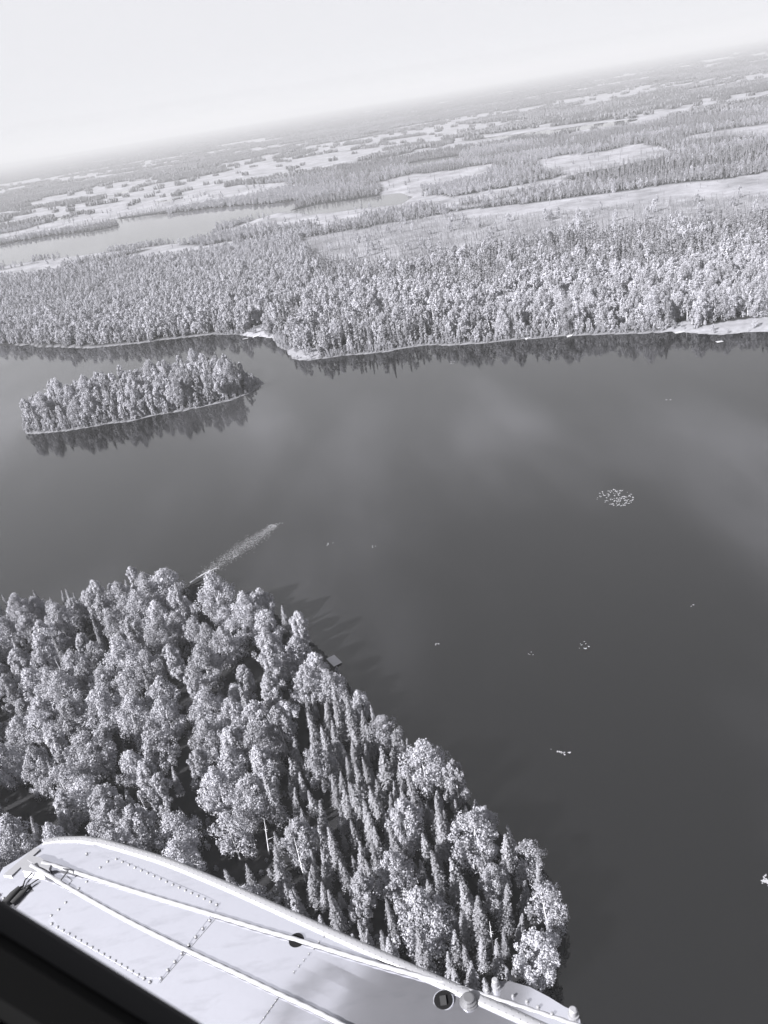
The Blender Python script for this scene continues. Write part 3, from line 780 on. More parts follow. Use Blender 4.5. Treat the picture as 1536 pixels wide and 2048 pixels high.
def mkset(coll, m, idx, lo, hi): return (coll, np.stack([X[m], Y[m], Z[m]], -1), rng.uniform(0, 6.28, m.sum()), rng.uniform(lo, hi, m.sum()), idx[m])
fa = [mkset(lib_spruce_mid, ~isb, idx, .4, .72), mkset(lib_birch_mid, isb, idx, .42, .66)]
X, Y, Z, kn, idx = far_set(1900, 5200, 19.0, None, 8, 1)
idx = np.where(kn > .55, 5 + idx % 3, idx % 5)
fa.append(mkset(lib_far_a, np.ones(len(X), bool), idx, .6, .9))
X, Y, Z, kn, idx = far_set(5200, 17000, 82.0, None, 4, 1)
fa.append(mkset(lib_far_b, np.ones(len(X), bool), idx, .9, 1.2))
print('far', [len(s[1]) for s in fa])
gn_instances('spruce_woods', sets_s + fa, kind='stuff', label='dark spruce woods stretching over the plain to the horizon', category='woods')
gn_instances('dead_trunks', sets_d, kind='stuff', label='thin scatter of bleached dead trunks across the boggy ground', category='trunks')

# ------------------------------------------------------------------ low bushes along the shores
X, Y = jitter_grid(-330, 420, 330, 560, 1.7)
ok = in_view(X, Y, 60); X, Y = X[ok], Y[ok]
s_, b_, sp2, l_ = land_fields(X, Y)
ok = (s_ > 0.8) & (s_ < 7) & (rng.uniform(0, 1, len(X)) < np.where(l_ > .5, .12, .8)); X, Y, s_ = X[ok], Y[ok], s_[ok]
Z = z_of(X, Y, s_)
sh = (lib_birch_mid, np.stack([X, Y, Z], -1), rng.uniform(0, 6.28, len(X)), rng.uniform(.10, .36, len(X)) * np.clip(s_ / 4, .6, 1.3), rng.integers(0, 7, len(X)))
gn_instances('shore_bushes', [sh], kind='stuff', label='low pale willow bushes fringing the island and far shoreline', category='bushes')

X, Y = jitter_grid(-210, 60, 20, 330, 2.3)
ok = in_view(X, Y, 60); X, Y = X[ok], Y[ok]
s_, b_, sp2, l_ = land_fields(X, Y)
ok = (s_ > 0.2) & ~inside(CLEAR, X, Y) & (rng.uniform(0, 1, len(X)) < .3)
for g in GAPS: ok &= ((X - g.x) ** 2 + (Y - g.y) ** 2 > 16)
X, Y, s_ = X[ok], Y[ok], s_[ok]
Z = z_of(X, Y, s_)
us = (lib_birch_mid, np.stack([X, Y, Z], -1), rng.uniform(0, 6.28, len(X)), rng.uniform(.08, .2, len(X)), rng.integers(0, 7, len(X)))
gn_instances('undergrowth', [us], kind='stuff', label='dim undergrowth between the trunks of the near point', category='undergrowth')

# ------------------------------------------------------------------ docks, rafts and boats
M_plank = mat('grey_planks', 0.26, 0.8); M_plank_d = mat('weathered_planks', 0.19, 0.85); M_white = mat('white_boat_paint', 0.45, 0.4, 0.4)
M_dark = mat('dark_wood', 0.06, 0.8)
def box(x0, x1, y0, y1, z0, z1, bev=0.0):
    V = [(x0, y0, z0), (x1, y0, z0), (x1, y1, z0), (x0, y1, z0), (x0, y0, z1), (x1, y0, z1), (x1, y1, z1), (x0, y1, z1)]
    return V, [(0, 3, 2, 1), (4, 5, 6, 7), (0, 1, 5, 4), (1, 2, 6, 5), (2, 3, 7, 6), (3, 0, 4, 7)]
def part(name, parent, m, *parts, smooth=False, **props):
    V, F = join(parts); return obj(name, raw_mesh(name, V, F, [m], smooth=smooth), parent, **props)
def dock(px, py, L, W, ang, label, cat='dock', z=0.35):
    p = gp(px, py, z)
    e = empty('dock' if cat == 'dock' else 'swim_raft', (p.x, p.y, 0), label=label, category=cat); e.rotation_euler.z = ang
    n = max(4, int(L / 0.42)); rr = np.random.default_rng(int(px))
    for k in range(n):
        x0 = -L / 2 + k * L / n
        o = part('plank', e, M_plank if rr.uniform() > .3 else M_plank_d, box(x0 + .015, x0 + L / n - .015, -W / 2 + rr.uniform(-.03, .03), W / 2 + rr.uniform(-.03, .03), z - .05, z + rr.uniform(-.006, .006)))
    part('frame', e, M_dark, box(-L / 2, L / 2, -W / 2 + .08, -W / 2 + .22, z - .25, z - .055), box(-L / 2, L / 2, W / 2 - .22, W / 2 - .08, z - .25, z - .055))
    for sx in (-1, 1):
        for sy in (-1, 1):
            V, F = tube([(sx * (L / 2 - .15), sy * (W / 2 - .15), -1.2), (sx * (L / 2 - .15), sy * (W / 2 - .15), z - .06)], [.07, .07], 8)
            part('post', e, M_dark, (V, F))
    return e
dock(668, 1321, 4.4, 2.5, R_(-62), 'small pale wooden dock jutting from the bank of near point under a birch')
dock(1359, 664, 5.5, 2.6, R_(4), 'white T-shaped dock end standing in dark water off the far shore lawn')
dock(1362, 656, 4.6, 1.4, R_(88), 'white walkway joining the far shore lawn to its dock end')
dock(491, 677, 4.0, 1.5, R_(14), 'short white floating platform moored left of the beach boat', 'raft')
dock(1439, 683, 3.2, 2.0, R_(3), 'small pale raft floating off the far shore lawn', 'raft')
def boat(px, py, L, W, ang, label):
    p = gp(px, py, 0)
    e = empty('boat', (p.x, p.y, 0.02), label=label, category='boat'); e.rotation_euler.z = ang
    n = 12; V = []; F = []
    for k in range(n + 1):
        t = k / n; w = W / 2 * (1 - max(0, (t - .45) / .55) ** 2.2) * (.86 + .14 * min(1, t * 4)); sheer = .42 + .25 * t ** 3
        w = max(w, .02); x = -L / 2 + L * t
        V += [(x, -w, sheer), (x, -w * .72, -.05), (x, w * .72, -.05), (x, w, sheer), (x, w * .9, sheer - .01), (x, w * .6, .12), (x, -w * .6, .12), (x, -w * .9, sheer - .01)]
    for k in range(n):
        for q in range(8):
            a, b = k * 8 + q, k * 8 + (q + 1) % 8; F.append((a, b, b + 8, a + 8))
    F.append(tuple(range(7, -1, -1))); F.append(tuple(n * 8 + q for q in range(8)))
    part('hull', e, M_white, (V, F), smooth=False)
    for tx in (-.25, .1): part('seat', e, M_plank, box(L * tx - .14, L * tx + .14, -W * .36, W * .36, .27, .31))
    return e
boat(514, 673, 5.6, 1.7, R_(25), 'long white open boat pulled against the sandy beach')
boat(504, 668, 4.2, 1.4, R_(-28), 'shorter white boat lying crossed behind the long one at the beach')
boat(1059, 677, 4.4, 1.5, R_(15), 'white rowing boat drawn up on the middle of far shore')
boat(1140, 673, 3.2, 1.2, R_(5), 'tiny pale boat on the far shore right of the rowing boat')
# small weathered garden chair in the near wood
cpt = gp(356, 1352, 3.2)
e = empty('wooden_seat', (cpt.x, cpt.y, 2.6), label='small pale weathered wooden platform seat in the dark gap of the near wood', category='seat')
part('seat', e, M_plank, box(-.5, .5, -.45, .45, .4, .46)); part('backrest', e, M_plank, box(-.5, .5, .42, .5, .46, 1.25), box(-.5, -.38, -.4, .4, .7, .78), box(.38, .5, -.4, .4, .7, .78))
for sx in (-.42, .42):
    for sy in (-.38, .38): part('leg', e, M_plank_d, box(sx - .05, sx + .05, sy - .05, sy + .05, -2.6, .395))

# ------------------------------------------------------------------ fallen log and shoal off the upper shore
a = gp(380, 1166, .6); b2 = gp(433, 1136, .25)
pts = [a.lerp(b2, t) + Vector((0, 0, .35 * math.sin(t * 3))) for t in (0, .25, .5, .75, 1)]
e = empty('fallen_tree', (0, 0, 0), label='fallen bleached tree lying out over the water from the upper shore', category='log')
part('trunk', e, M_dead, tube(pts, [.24, .22, .2, .17, .12], 7))
rr = np.random.default_rng(5)
for k in range(9):
    s = a.lerp(b2, rr.uniform(.3, 1)); an = rr.uniform(0, 6.28); L = rr.uniform(.8, 2.2)
    part('branch', e, M_dead, tube([s, s + Vector((math.cos(an) * L, math.sin(an) * L, rr.uniform(.0, .7)))], [.07, .02], 4))
# submerged weeds: floating flecks along a strip
def flecks(name, pts, size, m, z=0.012, squash=.6, seed=0):
    rr = np.random.default_rng(seed); V = []; F = []
    for (x, y) in pts:
        n = 7; s = size * rr.uniform(.5, 1.4); a0 = rr.uniform(0, 6.28); ax = rr.uniform(0, 6.28); o = len(V); notch = rr.integers(0, n)
        V.append((x, y, z + .01))
        for k in range(n):
            t = a0 + 6.283 * k / n; rad_ = s * rr.uniform(.85, 1.1) * (.25 if k == notch else 1)
            px_, py_ = math.cos(t) * rad_, math.sin(t) * rad_ * squash
            V.append((x + px_ * math.cos(ax) - py_ * math.sin(ax), y + px_ * math.sin(ax) + py_ * math.cos(ax), z + rr.uniform(-.004, .02)))
        F += [(o, o + 1 + k, o + 1 + (k + 1) % n) for k in range(n)]
    return raw_mesh(name, V, F, [m])
M_lily = mat('lily_pads', 0.20, 0.35, 0.5); M_weed = mat('floating_weed', 0.10, 0.6)
P = []
p0, p1 = gp(405, 1150).xy, gp(548, 1052).xy
dirv = (p1 - p0); Ld = dirv.length; nrm = Vector((-dirv.y, dirv.x)) / Ld
for k in range(2600):
    t = rr.uniform(0, 1) ** .8; wdt = (1.2 + 2.8 * math.sin(math.pi * min(1, .1 + t * .85)))
    off = rr.normal(0, .5) * wdt; q = p0 + dirv * t + nrm * off
    P.append((q.x, q.y))
M_shoal = mat('shoal_weed', 0.10, 0.7)
obj('floating_weed', flecks('weed', P, .16, M_shoal, seed=2), kind='stuff', label='pale streak of floating weed on the shoal beyond the fallen tree', category='weed')
for (px, py, n, sp_m, lb) in [(548, 1050, 34, .8, 'small bright weed tuft ending the pale streak on the water'), (472, 1112, 14, .45, 'tiny bright weed knot halfway along the pale streak')]:
    c = gp(px, py).xy; P = [(c.x + rr.normal(0, sp_m * 1.5), c.y + rr.normal(0, sp_m)) for _ in range(n)]
    obj('water_weed', flecks('weed', P, .22, M_lily, seed=int(px)), label=lb, category='weed')
c = gp(1230, 996).xy; P = []
for k in range(190):
    t = rr.uniform(0, 6.28); q = math.sqrt(rr.uniform(0, 1)); x, y = 5.6 * q * math.cos(t) * 1.05, 6.4 * q * math.sin(t)
    if abs(y - .18 * x - .7) < .7 and rr.uniform() < .85: continue
    if rr.uniform() < .35 and x < -1: continue
    P.append((c.x + x, c.y + y))
obj('lily_pads', flecks('lily_pads', P, .30, M_lily, seed=8), label='large oval patch of bright lily pads in open water', category='lily pads', kind='stuff')
for (px, py, n, sprd, lb) in [
    (656, 1088, 4, .6, 'tiny pair of bright pads left of centre in mid lake'), (748, 1093, 3, .5, 'faint pad speck right of the tiny pair in mid lake'),
    (873, 1288, 4, .5, 'small pad speck out from the wooden dock'), (1058, 1310, 4, .8, 'two separated pad specks left of the brighter clump'),
    (1170, 1290, 9, .8, 'bright little clump of pads in middle of the open lake'), (1129, 1504, 10, .65, 'scattered bright pads off the spruce stand shore'),
    (1103, 1500, 1, .2, 'single pad beside the scattered bright pads'), (1531, 1762, 22, .5, 'dense leafy pad clump cut by the right border'),
    (905, 725, 9, 1.6, 'thin line of pads close under the far shore reflections'), (1335, 800, 3, .8, 'faint pads below the raft in bright water'),
    (1384, 1211, 2, .4, 'barely visible pad far out in the right water')]:
    c = gp(px, py).xy; P = [(c.x + rr.normal(0, sprd), c.y + rr.normal(0, sprd * .8)) for _ in range(n)]
    obj('lily_pad_cluster', flecks('pads', P, .26 if py > 900 else .4, M_lily, seed=int(py)), label=lb, category='lily pads', group='small lily pad clusters')

# ------------------------------------------------------------------ the floatplane: float deck, wing, window frame
DZ = 2.8; Z_D = CAM_H - DZ
def D(px, py, dz=0.0): return gp(px, py, Z_D + dz)
def deck_mat():
    m = bpy.data.materials.new('silver_float_paint'); m.use_nodes = True; nt = m.node_tree; b = nt.nodes['Principled BSDF']
    n = noise_node(nt, 9.0, 5); n2 = noise_node(nt, 60.0, 4)
    v = nmath(nt, 'ADD', nmath(nt, 'MULTIPLY_ADD', n, .05, .66), nmath(nt, 'MULTIPLY', n2, .03))
    st_ = noise_node(nt, 5.0, 6, stretch=((1, 3.5, 1), R_(-28)), rough=.65)
    v = nmath(nt, 'SUBTRACT', v, nmath(nt, 'MULTIPLY', nmath(nt, 'MAXIMUM', nmath(nt, 'SUBTRACT', st_, .52), 0.0), .5))
    nt.links.new(grey(nt, v), b.inputs['Base Color']); b.inputs['Metallic'].default_value = 0.9
    bp_ = nt.nodes.new('ShaderNodeBump'); bp_.inputs['Distance'].default_value = .004; bp_.inputs['Strength'].default_value = .12
    nt.links.new(noise_node(nt, 6.0, 2), bp_.inputs['Height']); nt.links.new(bp_.outputs[0], b.inputs['Normal'])
    nt.links.new(nmath(nt, 'MULTIPLY_ADD', n, .06, .09), b.inputs['Roughness'])
    return m
M_deck = deck_mat(); M_lip = mat('white_float_paint', 0.15, 0.4, 0.5); M_rope = mat('white_rope', 0.21, 0.9); M_hole = mat('dark_recess', 0.008, 0.9, 0.05)
M_steel = mat('grey_steel', 0.12, 0.4, 0.5, 0.5); M_dark_shape = mat('dark_shape', 0.02, 0.8)
plane = empty('floatplane', (0, 0, Z_D), label='white riveted floatplane float seen from the cabin above the near wood', category='floatplane')
def P_(name, parent, m, V, F, smooth=False, **kw):
    V = [tuple(Vector(v) - plane.location) for v in V] if parent is None or True else V
    return obj(name, raw_mesh(name, V, F, [m], smooth=smooth), parent, **kw)
c0 = D(60, 1730); c1 = D(368, 1886)
ax = (c1 - c0); ax.z = 0; ax.normalize(); nx = Vector((-ax.y, ax.x, 0))
if (D(450, 1762) - c0).dot(nx) < 0: nx = -nx
c0 = c0 - nx * .06
def st(p): d = p - c0; return d.dot(ax), d.dot(nx)
OUT = [(75, 1683), (90, 1676), (120, 1672), (165, 1671), (215, 1679), (330, 1713), (450, 1762), (600, 1829), (750, 1896), (900, 1962), (1000, 2006), (1160, 2078), (1300, 2141), (1500, 2232)]
oc = [(-.112, .01), (-.108, .05)] + [st(D(*p)) for p in OUT]
S_ = np.array([p[0] for p in oc]); T_ = np.array([p[1] for p in oc])
o_ = np.argsort(S_); S_, T_ = S_[o_], T_[o_]
s_nose = S_[0]; S_COR = st(D(88, 1678))[0]; print('float st', oc)
ss = np.unique(np.concatenate([np.linspace(s_nose, s_nose + .3, 70), np.linspace(s_nose + .3, S_[-1], 46)]))
tt = np.interp(ss, S_, T_)
for _ in range(2): tt[1:-1] = .25 * tt[:-2] + .5 * tt[1:-1] + .25 * tt[2:]
def W3(s, t, z=0.0): return c0 + ax * s + nx * t + Vector((0, 0, z))
CROWN = 0.022
def crown_z(s, t):
    w_ = float(np.interp(s, ss, tt)); return CROWN * (1 - min(1, (t / w_) ** 2)) - CROWN
def on_deck(px, py, dz=0.0):
    p = D(px, py)
    for _ in range(3):
        s, t = st(p); z = crown_z(s, t) + dz; p = D(px, py, z)
    return p
# hull
V = []; F = []; NA = 13
for s, t in zip(ss, tt):
    for k in range(NA): u_ = -1 + 2 * k / (NA - 1); V.append(W3(s, t * u_, crown_z(s, t * u_)))
    fr = min(1, (s - s_nose + .05) / .9)
    for (f, z) in ((1.0, -.03), (1.0, -.12), (.9, -.30 * fr - .10), (.45, -.48 * fr - .12), (0.0, -.62 * fr - .14), (-.45, -.48 * fr - .12), (-.9, -.30 * fr - .10), (-1.0, -.12), (-1.0, -.03)):
        V.append(W3(s, t * f, z - CROWN * 0))
nr_ = NA + 9
for a_ in range(len(ss) - 1):
    for k in range(nr_):
        F.append((a_ * nr_ + k, a_ * nr_ + (k + 1) % nr_, (a_ + 1) * nr_ + (k + 1) % nr_, (a_ + 1) * nr_ + k))
F.append(tuple(range(nr_ - 1, -1, -1))); F.append(tuple((len(ss) - 1) * nr_ + k for k in range(nr_)))
fl = P_('float', plane, M_deck, V, F)
# gunwales: half-round strips with two rivet rows
for side in (1, -1):
    V = []; F = []; prof = [(-.029, -.006), (-.027, .004), (-.018, .008), (-.005, .010), (.006, .008), (.011, .002), (.012, -.02), (.010, -.05), (-.02, -.052)]
    for s, t in zip(ss, tt):
        if s < S_COR: continue
        for (dt, z) in prof: V.append(W3(s, side * (t + dt), z - .0175))
    m_ = len(prof)
    nrow_ = len(V) // m_
    for a_ in range(nrow_ - 1):
        for q in range(m_): F.append((a_ * m_ + q, a_ * m_ + (q + 1) % m_, (a_ + 1) * m_ + (q + 1) % m_, (a_ + 1) * m_ + q))
    F.append(tuple(range(m_ - 1, -1, -1))); F.append(tuple((nrow_ - 1) * m_ + q for q in range(m_)))
    P_('gunwale', fl, M_lip, V, F, smooth=True)
def dome(c, r, h, n=8):
    V = []; F = []
    for (f, z) in ((1, 0), (.92, .45), (.6, .85)):
        for k in range(n): V.append((c[0] + r * f * math.cos(6.2832 * k / n), c[1] + r * f * math.sin(6.2832 * k / n), c[2] + h * z))
    V.append((c[0], c[1], c[2] + h))
    for l in range(2):
        for k in range(n): F.append((l * n + k, l * n + (k + 1) % n, (l + 1) * n + (k + 1) % n, (l + 1) * n + k))
    for k in range(n): F.append((2 * n + k, 2 * n + (k + 1) % n, 3 * n))
    return V, F
# fine rivets along the gunwale (joined) and domed screws of the hatch (each its own)
parts = []
s = S_COR + .02
while s < S_[-1] - .02:
    t = float(np.interp(s, ss, tt))
    parts.append(dome(W3(s, t - .018, -.0100), .0030, .0022, 5)); parts.append(dome(W3(s + .012, t - .003, -.0083), .0030, .0022, 5)); s += .026
V, F = join(parts); P_('rivet_rows', fl, M_lip, V, F, kind='stuff')
dm = raw_mesh('rivet', *dome((0, 0, 0), .0062, .004, 8), [M_lip], smooth=True)
def lerp_px(a, b, n): return [(a[0] + (b[0] - a[0]) * k / (n - 1), a[1] + (b[1] - a[1]) * k / (n - 1)) for k in range(n)]
riv = lerp_px((233, 1719), (434, 1810), 17) + lerp_px((104, 1848), (300, 1964), 18) + [(216, 1724), (201, 1736), (174, 1764), (158, 1778), (132, 1806), (118, 1820), (103, 1832), (174, 1708)]
riv += lerp_px((420, 1841), (322, 1957), 8) + [(0, 1790), (8, 1797), (16, 1804)] + lerp_px((648, 1872), (588, 1944), 7) + lerp_px((560, 1990), (528, 2036), 5)
for p in riv:
    q = on_deck(*p, dz=.0005); o = obj('rivet', dm, fl); o.location = q - plane.location
    if p[0] > 525: o.scale = (.55, .55, .4)
# deck skins: raised hatch plate and seams
def ribbon(px, w, h, dz):
    """low raised strip on the deck along pixel-traced points"""
    V = []; F = []; pts = [on_deck(*p) for p in px]
    for k, p in enumerate(pts):
        d = (pts[min(k + 1, len(pts) - 1)] - pts[max(k - 1, 0)]).normalized(); u_ = Vector((-d.y, d.x, 0)) * w
        V += [p - u_ + Vector((0, 0, dz)), p - u_ * .7 + Vector((0, 0, dz + h)), p + u_ * .7 + Vector((0, 0, dz + h)), p + u_ + Vector((0, 0, dz))]
    for k in range(len(pts) - 1):
        for q in range(4): F.append((k * 4 + q, k * 4 + (q + 1) % 4, k * 4 + 4 + (q + 1) % 4, k * 4 + 4 + q))
    F.append((3, 2, 1, 0)); F.append(tuple(len(V) - 4 + q for q in range(4)))
    return V, F
M_seam = mat('dark_seam', 0.05, 0.8)
P_('seam', fl, M_seam, *ribbon(lerp_px((434, 1834), (320, 1966), 8), .0009, .0008, .0))
P_('seam', fl, M_seam, *ribbon(lerp_px((561, 1990), (518, 2050), 5), .0014, .0008, .0))
# hatch plate
qa, qb, qc, qd = (92, 1846), (208, 1706), (444, 1806), (312, 1974)
V = []; F = []; nu, nv = 14, 10; lift = .0035
for a_ in range(nu + 1):
    for b_ in range(nv + 1):
        u_, v_ = a_ / nu, b_ / nv
        x_ = (qa[0] * (1 - v_) + qb[0] * v_) * (1 - u_) + (qd[0] * (1 - v_) + qc[0] * v_) * u_
        y_ = (qa[1] * (1 - v_) + qb[1] * v_) * (1 - u_) + (qd[1] * (1 - v_) + qc[1] * v_) * u_
        V.append(on_deck(x_, y_, lift if 0 < a_ < nu and 0 < b_ < nv else -.001))
for a_ in range(nu):
    for b_ in range(nv): k = a_ * (nv + 1) + b_; F.append((k, k + nv + 1, k + nv + 2, k + 1))
for k in range(len(V)):
    a_, b_ = divmod(k, nv + 1)
    if a_ in (0, nu) or b_ in (0, nv): pass
V = [v for v in V]
def pull(k, kk, f): V[k] = V[k].lerp(V[kk], f)
for a_ in range(1, nu):
    pull(a_ * (nv + 1) + 1, a_ * (nv + 1), .93); pull(a_ * (nv + 1) + nv - 1, a_ * (nv + 1) + nv, .93)
for b_ in range(nv + 1):
    pull((nv + 1) + b_, b_, .93); pull((nu - 1) * (nv + 1) + b_, nu * (nv + 1) + b_, .93)
for k in range(len(V)):
    a_, b_ = divmod(k, nv + 1)
    if 0 < a_ < nu and 0 < b_ < nv: s_v, t_v = st(V[k]); V[k].z = Z_D + crown_z(s_v, t_v) + lift
P_('hatch_plate', fl, M_deck, V, F)
for o in [q for q in fl.children if q.name.startswith('rivet') and 'rows' not in q.name]:
    o.location.z += .0035
def disc(c, r, z, n=28):
    return [Vector((c.x + r * math.cos(6.2832 * k / n), c.y + r * math.sin(6.2832 * k / n), c.z + z)) for k in range(n)]
def ringed(c, prof, n=28):
    V = []; F = []
    for (r, z) in prof: V += disc(c, r, z, n)
    for l in range(len(prof) - 1):
        for k in range(n): F.append((l * n + k, l * n + (k + 1) % n, (l + 1) * n + (k + 1) % n, (l + 1) * n + k))
    F.append(tuple((len(prof) - 1) * n + k for k in range(n)))
    return V, F
h1 = on_deck(593, 1881); h2 = on_deck(887, 2001); h3 = on_deck(938, 2004)
P_('drain_hole', fl, M_hole, *ringed(h1, [(.030, .0), (.030, .0028), (.027, .0030)]))
P_('hole_rim', fl, M_deck, *ringed(h2, [(.037, .0), (.037, .0025), (.0335, .0030), (.0335, .0026)]))
P_('drain_hole', fl, M_hole, *ringed(h2, [(.033, .0), (.033, .0046), (.031, .0048)]))
P_('latch', fl, M_dark_shape, *join([box(h2.x - .012, h2.x + .010, h2.y - .020, h2.y + .012, h2.z + .004, h2.z + .010)]))
P_('filler_cap', fl, M_steel, *ringed(h3, [(.033, 0), (.033, .006), (.028, .008), (.028, .014), (.021, .017), (.021, .026), (.016, .028), (.006, .028)], 16), smooth=False)
# cleat at the nose with its flap and loop
cc = on_deck(78, 1728)
def prism_px(px, dz0, dz1):
    V = [on_deck(*p, dz=dz0) for p in px] + [on_deck(*p, dz=dz0) + Vector((0, 0, dz1 - dz0)) for p in px]; n = len(px)
    F = [tuple(range(n - 1, -1, -1)), tuple(range(n, 2 * n))] + [(k, (k + 1) % n, n + (k + 1) % n, n + k) for k in range(n)]
    return V, F
P_('cleat', fl, M_lip, *join([prism_px([(48, 1748), (44, 1738), (58, 1722), (78, 1728), (98, 1746), (88, 1752)], 0, .022), prism_px([(56, 1724), (62, 1716), (84, 1720), (104, 1736), (100, 1744), (80, 1738)], .012, .03)]))
P_('bow_strip', fl, M_lip, *prism_px([(8, 1752), (70, 1698), (82, 1700), (24, 1754)], 0, .008))
V, F = tube([on_deck(104, 1752, .01), on_deck(122, 1760, .03), on_deck(136, 1742, .03), on_deck(120, 1734, .012)], [.0035] * 4, 6)
P_('loop', fl, M_steel, V, F)
# fitting plate with bolts outboard of the gunwale
fp = [(962, 1990), (984, 1972), (1000, 1962), (1022, 1963), (1060, 1974), (1098, 1994), (1130, 2014), (1152, 2022), (1160, 2040), (1164, 2080), (1100, 2052), (1030, 2022)]
V = [D(*p, -.012) for p in fp] + [D(*p, -.012) + Vector((0, 0, -.05)) for p in fp]; n = len(fp)
F = [tuple(range(n)), tuple(range(2 * n - 1, n - 1, -1))] + [(k, (k + 1) % n, n + (k + 1) % n, n + k) for k in range(n)]
P_('fitting_plate', fl, M_deck, V, F)
for (px, py, r, h) in [(992, 1974, .016, .045), (1147, 2032, .019, .04), (1026, 1994, .006, .012), (1054, 2005, .007, .012), (1076, 2016, .007, .012), (1104, 2030, .007, .012), (974, 1984, .010, .02)]:
    q = D(px, py, -.012); P_('bolt', fl, M_lip, *ringed(q, [(r, 0), (r, h * .3), (r * .75, h * .32), (r * .75, h * .9), (r * .5, h), (r * .1, h)], 8 if r < .01 else 14))

# ropes lying on the float (they rest on it, so they are things of their own)
def catmull(pts, n=10):
    out = []
    for k in range(len(pts) - 1):
        p0_, p1_, p2_, p3_ = pts[max(k - 1, 0)], pts[k], pts[k + 1], pts[min(k + 2, len(pts) - 1)]
        for q in range(n):
            t = q / n
            out.append(.5 * ((2 * p1_) + (-p0_ + p2_) * t + (2 * p0_ - 5 * p1_ + 4 * p2_ - p3_) * t * t + (-p0_ + 3 * p1_ - 3 * p2_ + p3_) * t ** 3))
    out.append(pts[-1]); return out
def rope(px, r, label):
    pts = catmull([on_deck(p[0], p[1], r * .72 + (p[2] if len(p) > 2 else 0)) for p in px], 26)
    dist = 0; V = []; F = []; m_ = 12
    for a_, p in enumerate(pts):
        d = (pts[min(a_ + 1, len(pts) - 1)] - pts[max(a_ - 1, 0)]).normalized(); u_ = d.cross(Vector((0, 0, 1))).normalized(); w_ = u_.cross(d)
        if a_: dist += (p - pts[a_ - 1]).length
        for k in range(m_):
            th = 6.2832 * k / m_; q = r * (1 + .10 * math.cos(3 * th - dist * 110))
            V.append(p + u_ * math.cos(th) * q + w_ * math.sin(th) * q * .75)
    for a_ in range(len(pts) - 1):
        for k in range(m_): F.append((a_ * m_ + k, a_ * m_ + (k + 1) % m_, (a_ + 1) * m_ + (k + 1) % m_, (a_ + 1) * m_ + k))
    F.append(tuple(range(m_ - 1, -1, -1))); F.append(tuple((len(pts) - 1) * m_ + k for k in range(m_)))
    base = pts[0].copy()
    return obj('mooring_rope', raw_mesh('rope', [v - base for v in V], F, [M_rope], smooth=True), None, tuple(base), label=label, category='rope', group='ropes on the float deck')
rope([(84, 1724, .03), (110, 1731, .015), (150, 1744, .004), (265, 1781), (435, 1832), (520, 1858), (600, 1881), (740, 1924), (860, 1958), (935, 1980), (1050, 2016), (1170, 2056)], .0088, 'thick white rope running nearest the outer riveted edge of the float')
rope([(62, 1730, .03), (100, 1752, .01), (132, 1772), (250, 1838), (372, 1899), (470, 1945), (560, 1988), (640, 2026), (740, 2078)], .0088, 'thick white rope crossing the middle of the float deck')
# dark forked shape beside the cleat, laid down as dark tubes
e = empty('dark_shape', tuple(on_deck(50, 1770)), label='dark forked shape lying beside the nose cleat of the float', category='strap')
def dark_tube(pl, rr_):
    V, F = tube([on_deck(x, y, .01) - e.location for x, y in pl], rr_, 7); obj('prong', raw_mesh('prong', V, F, [M_dark_shape], smooth=True), e)
dark_tube([(64, 1746), (50, 1760), (46, 1772), (36, 1780)], [.003, .003, .004, .012]); dark_tube([(78, 1757), (62, 1768), (46, 1776), (36, 1782)], [.003, .003, .003, .008])
dark_tube([(40, 1776), (26, 1790), (10, 1808)], [.013, .018, .018]); dark_tube([(62, 1772), (44, 1786), (24, 1808)], [.010, .013, .013])

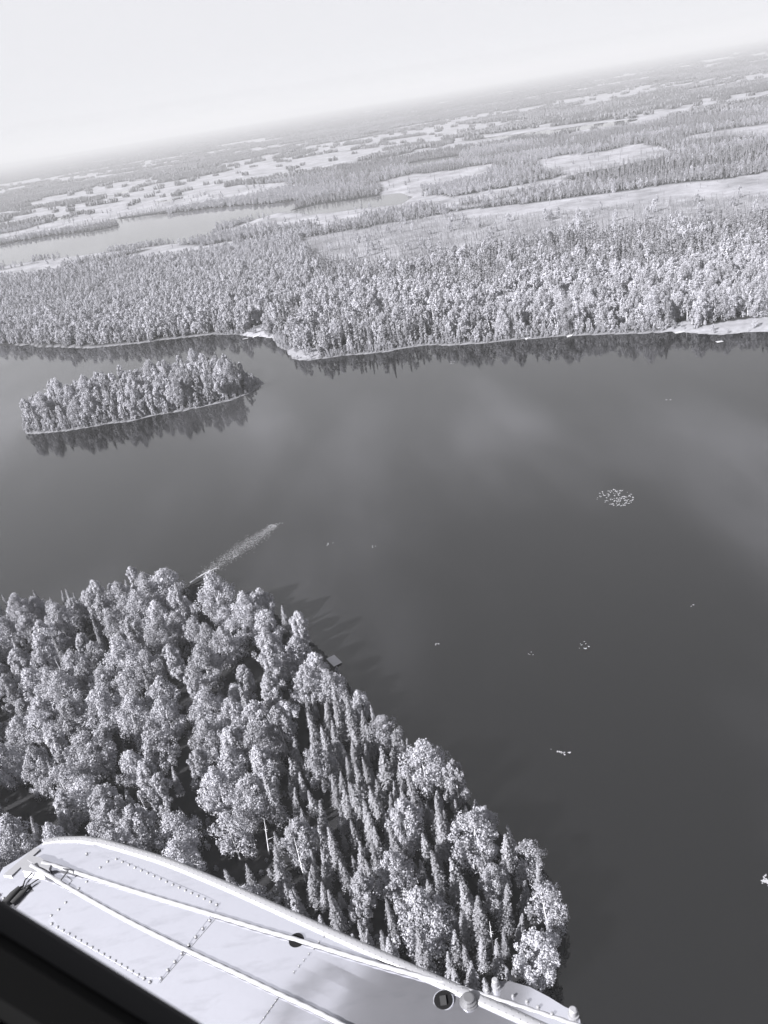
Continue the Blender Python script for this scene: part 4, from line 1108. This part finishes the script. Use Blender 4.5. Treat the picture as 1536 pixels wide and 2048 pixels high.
# wing and strut above the float: outside the picture, mirrored in the deck
def mirror_pt(px, py, up):
    p = on_deck(px, py); s_, t_ = st(p); e_ = .01
    gx = (crown_z(s_, t_ + e_) - crown_z(s_, t_ - e_)) / (2 * e_)
    n_ = (Vector((0, 0, 1)) - nx * gx).normalized(); d_ = (p - Vector((0, 0, CAM_H))).normalized()
    r_ = d_ - 2 * d_.dot(n_) * n_
    return p + r_ * ((CAM_H + up - p.z) / r_.z)
W0 = mirror_pt(690, 1982, 1.35)
def slab(o0, span, chordv, L, cw, th, up=.03):
    a_ = o0; V = []
    for t in (0, 1):
        o1 = a_ + span * L * t + Vector((0, 0, up * L * t))
        for (c_, z) in ((0, 0), (.06, th * .5), (.3, th), (.7, th * .7), (1, 0), (.5, -.15 * th), (.1, -.25 * th)): V.append(o1 + chordv * cw * c_ + Vector((0, 0, z)))
    F = [(k, (k + 1) % 7, 7 + (k + 1) % 7, 7 + k) for k in range(7)] + [tuple(range(6, -1, -1)), tuple(range(7, 14))]
    return V, F
span = nx if nx.y > 0 else -nx
M_wing = mat('wing_paint', 0.15, 0.4, 0.5)
P_('wing', plane, M_wing, *slab(W0 - (W0 - mirror_pt(655, 2040, 1.35)).normalized() * 2.2, (W0 - mirror_pt(655, 2040, 1.35)).normalized(), ax, 7.5, 1.6, .2), smooth=False)
sA = D(655, 1945); st0 = Vector((sA.x * 1.75, sA.y * 1.75, Z_D + DZ * .75)); 
V, F = tube([mirror_pt(560, 2060, .8), mirror_pt(612, 1975, .95), mirror_pt(700, 1880, 1.2), mirror_pt(760, 1815, 1.3)], [.085, .085, .085, .085], 10)
P_('wing_strut', plane, M_wing, V, F)

# cabin window frame, just in front of the lens
def R3(px, py, d): r_ = ray(px, py); return Vector((r_.x * d, r_.y * d, CAM_H + r_.z * d))
M_frame = mat('black_window_trim', 0.002, 0.8, 0.05); M_seal = mat('rubber_seal', 0.02, 0.8, 0.2); M_ledge = mat('grey_ledge', 0.004, 0.8, 0.1)
def bar(edge_px, m, name, parent):
    """a strip running along the sill: cross-section given as (offset px below the edge, depth)"""
    A, B = np.array([-420., 1537.]), np.array([760., 2269.]); dirp = (B - A); per = np.array([-dirp[1], dirp[0]]) / np.linalg.norm(dirp)
    if per[1] < 0: per = -per
    V = []
    for E in (A, B):
        for off, dep in edge_px: q = E + per * off; V.append(R3(q[0], q[1], dep))
    n = len(edge_px); F = [(k, (k + 1) % n, n + (k + 1) % n, n + k) for k in range(n)] + [tuple(range(n - 1, -1, -1)), tuple(range(n, 2 * n))]
    return P_(name, parent, m, V, F)
wf = bar([(52, .365), (82, .33), (170, .32), (205, .335), (205, .42), (34, .42)], M_frame, 'window_frame', plane)
bar([(0, .37), (8, .362), (56, .358), (60, .37), (30, .40), (4, .40)], M_seal, 'seal', wf)
bar([(206, .345), (250, .33), (520, .32), (520, .40), (206, .40)], M_ledge, 'ledge', wf)
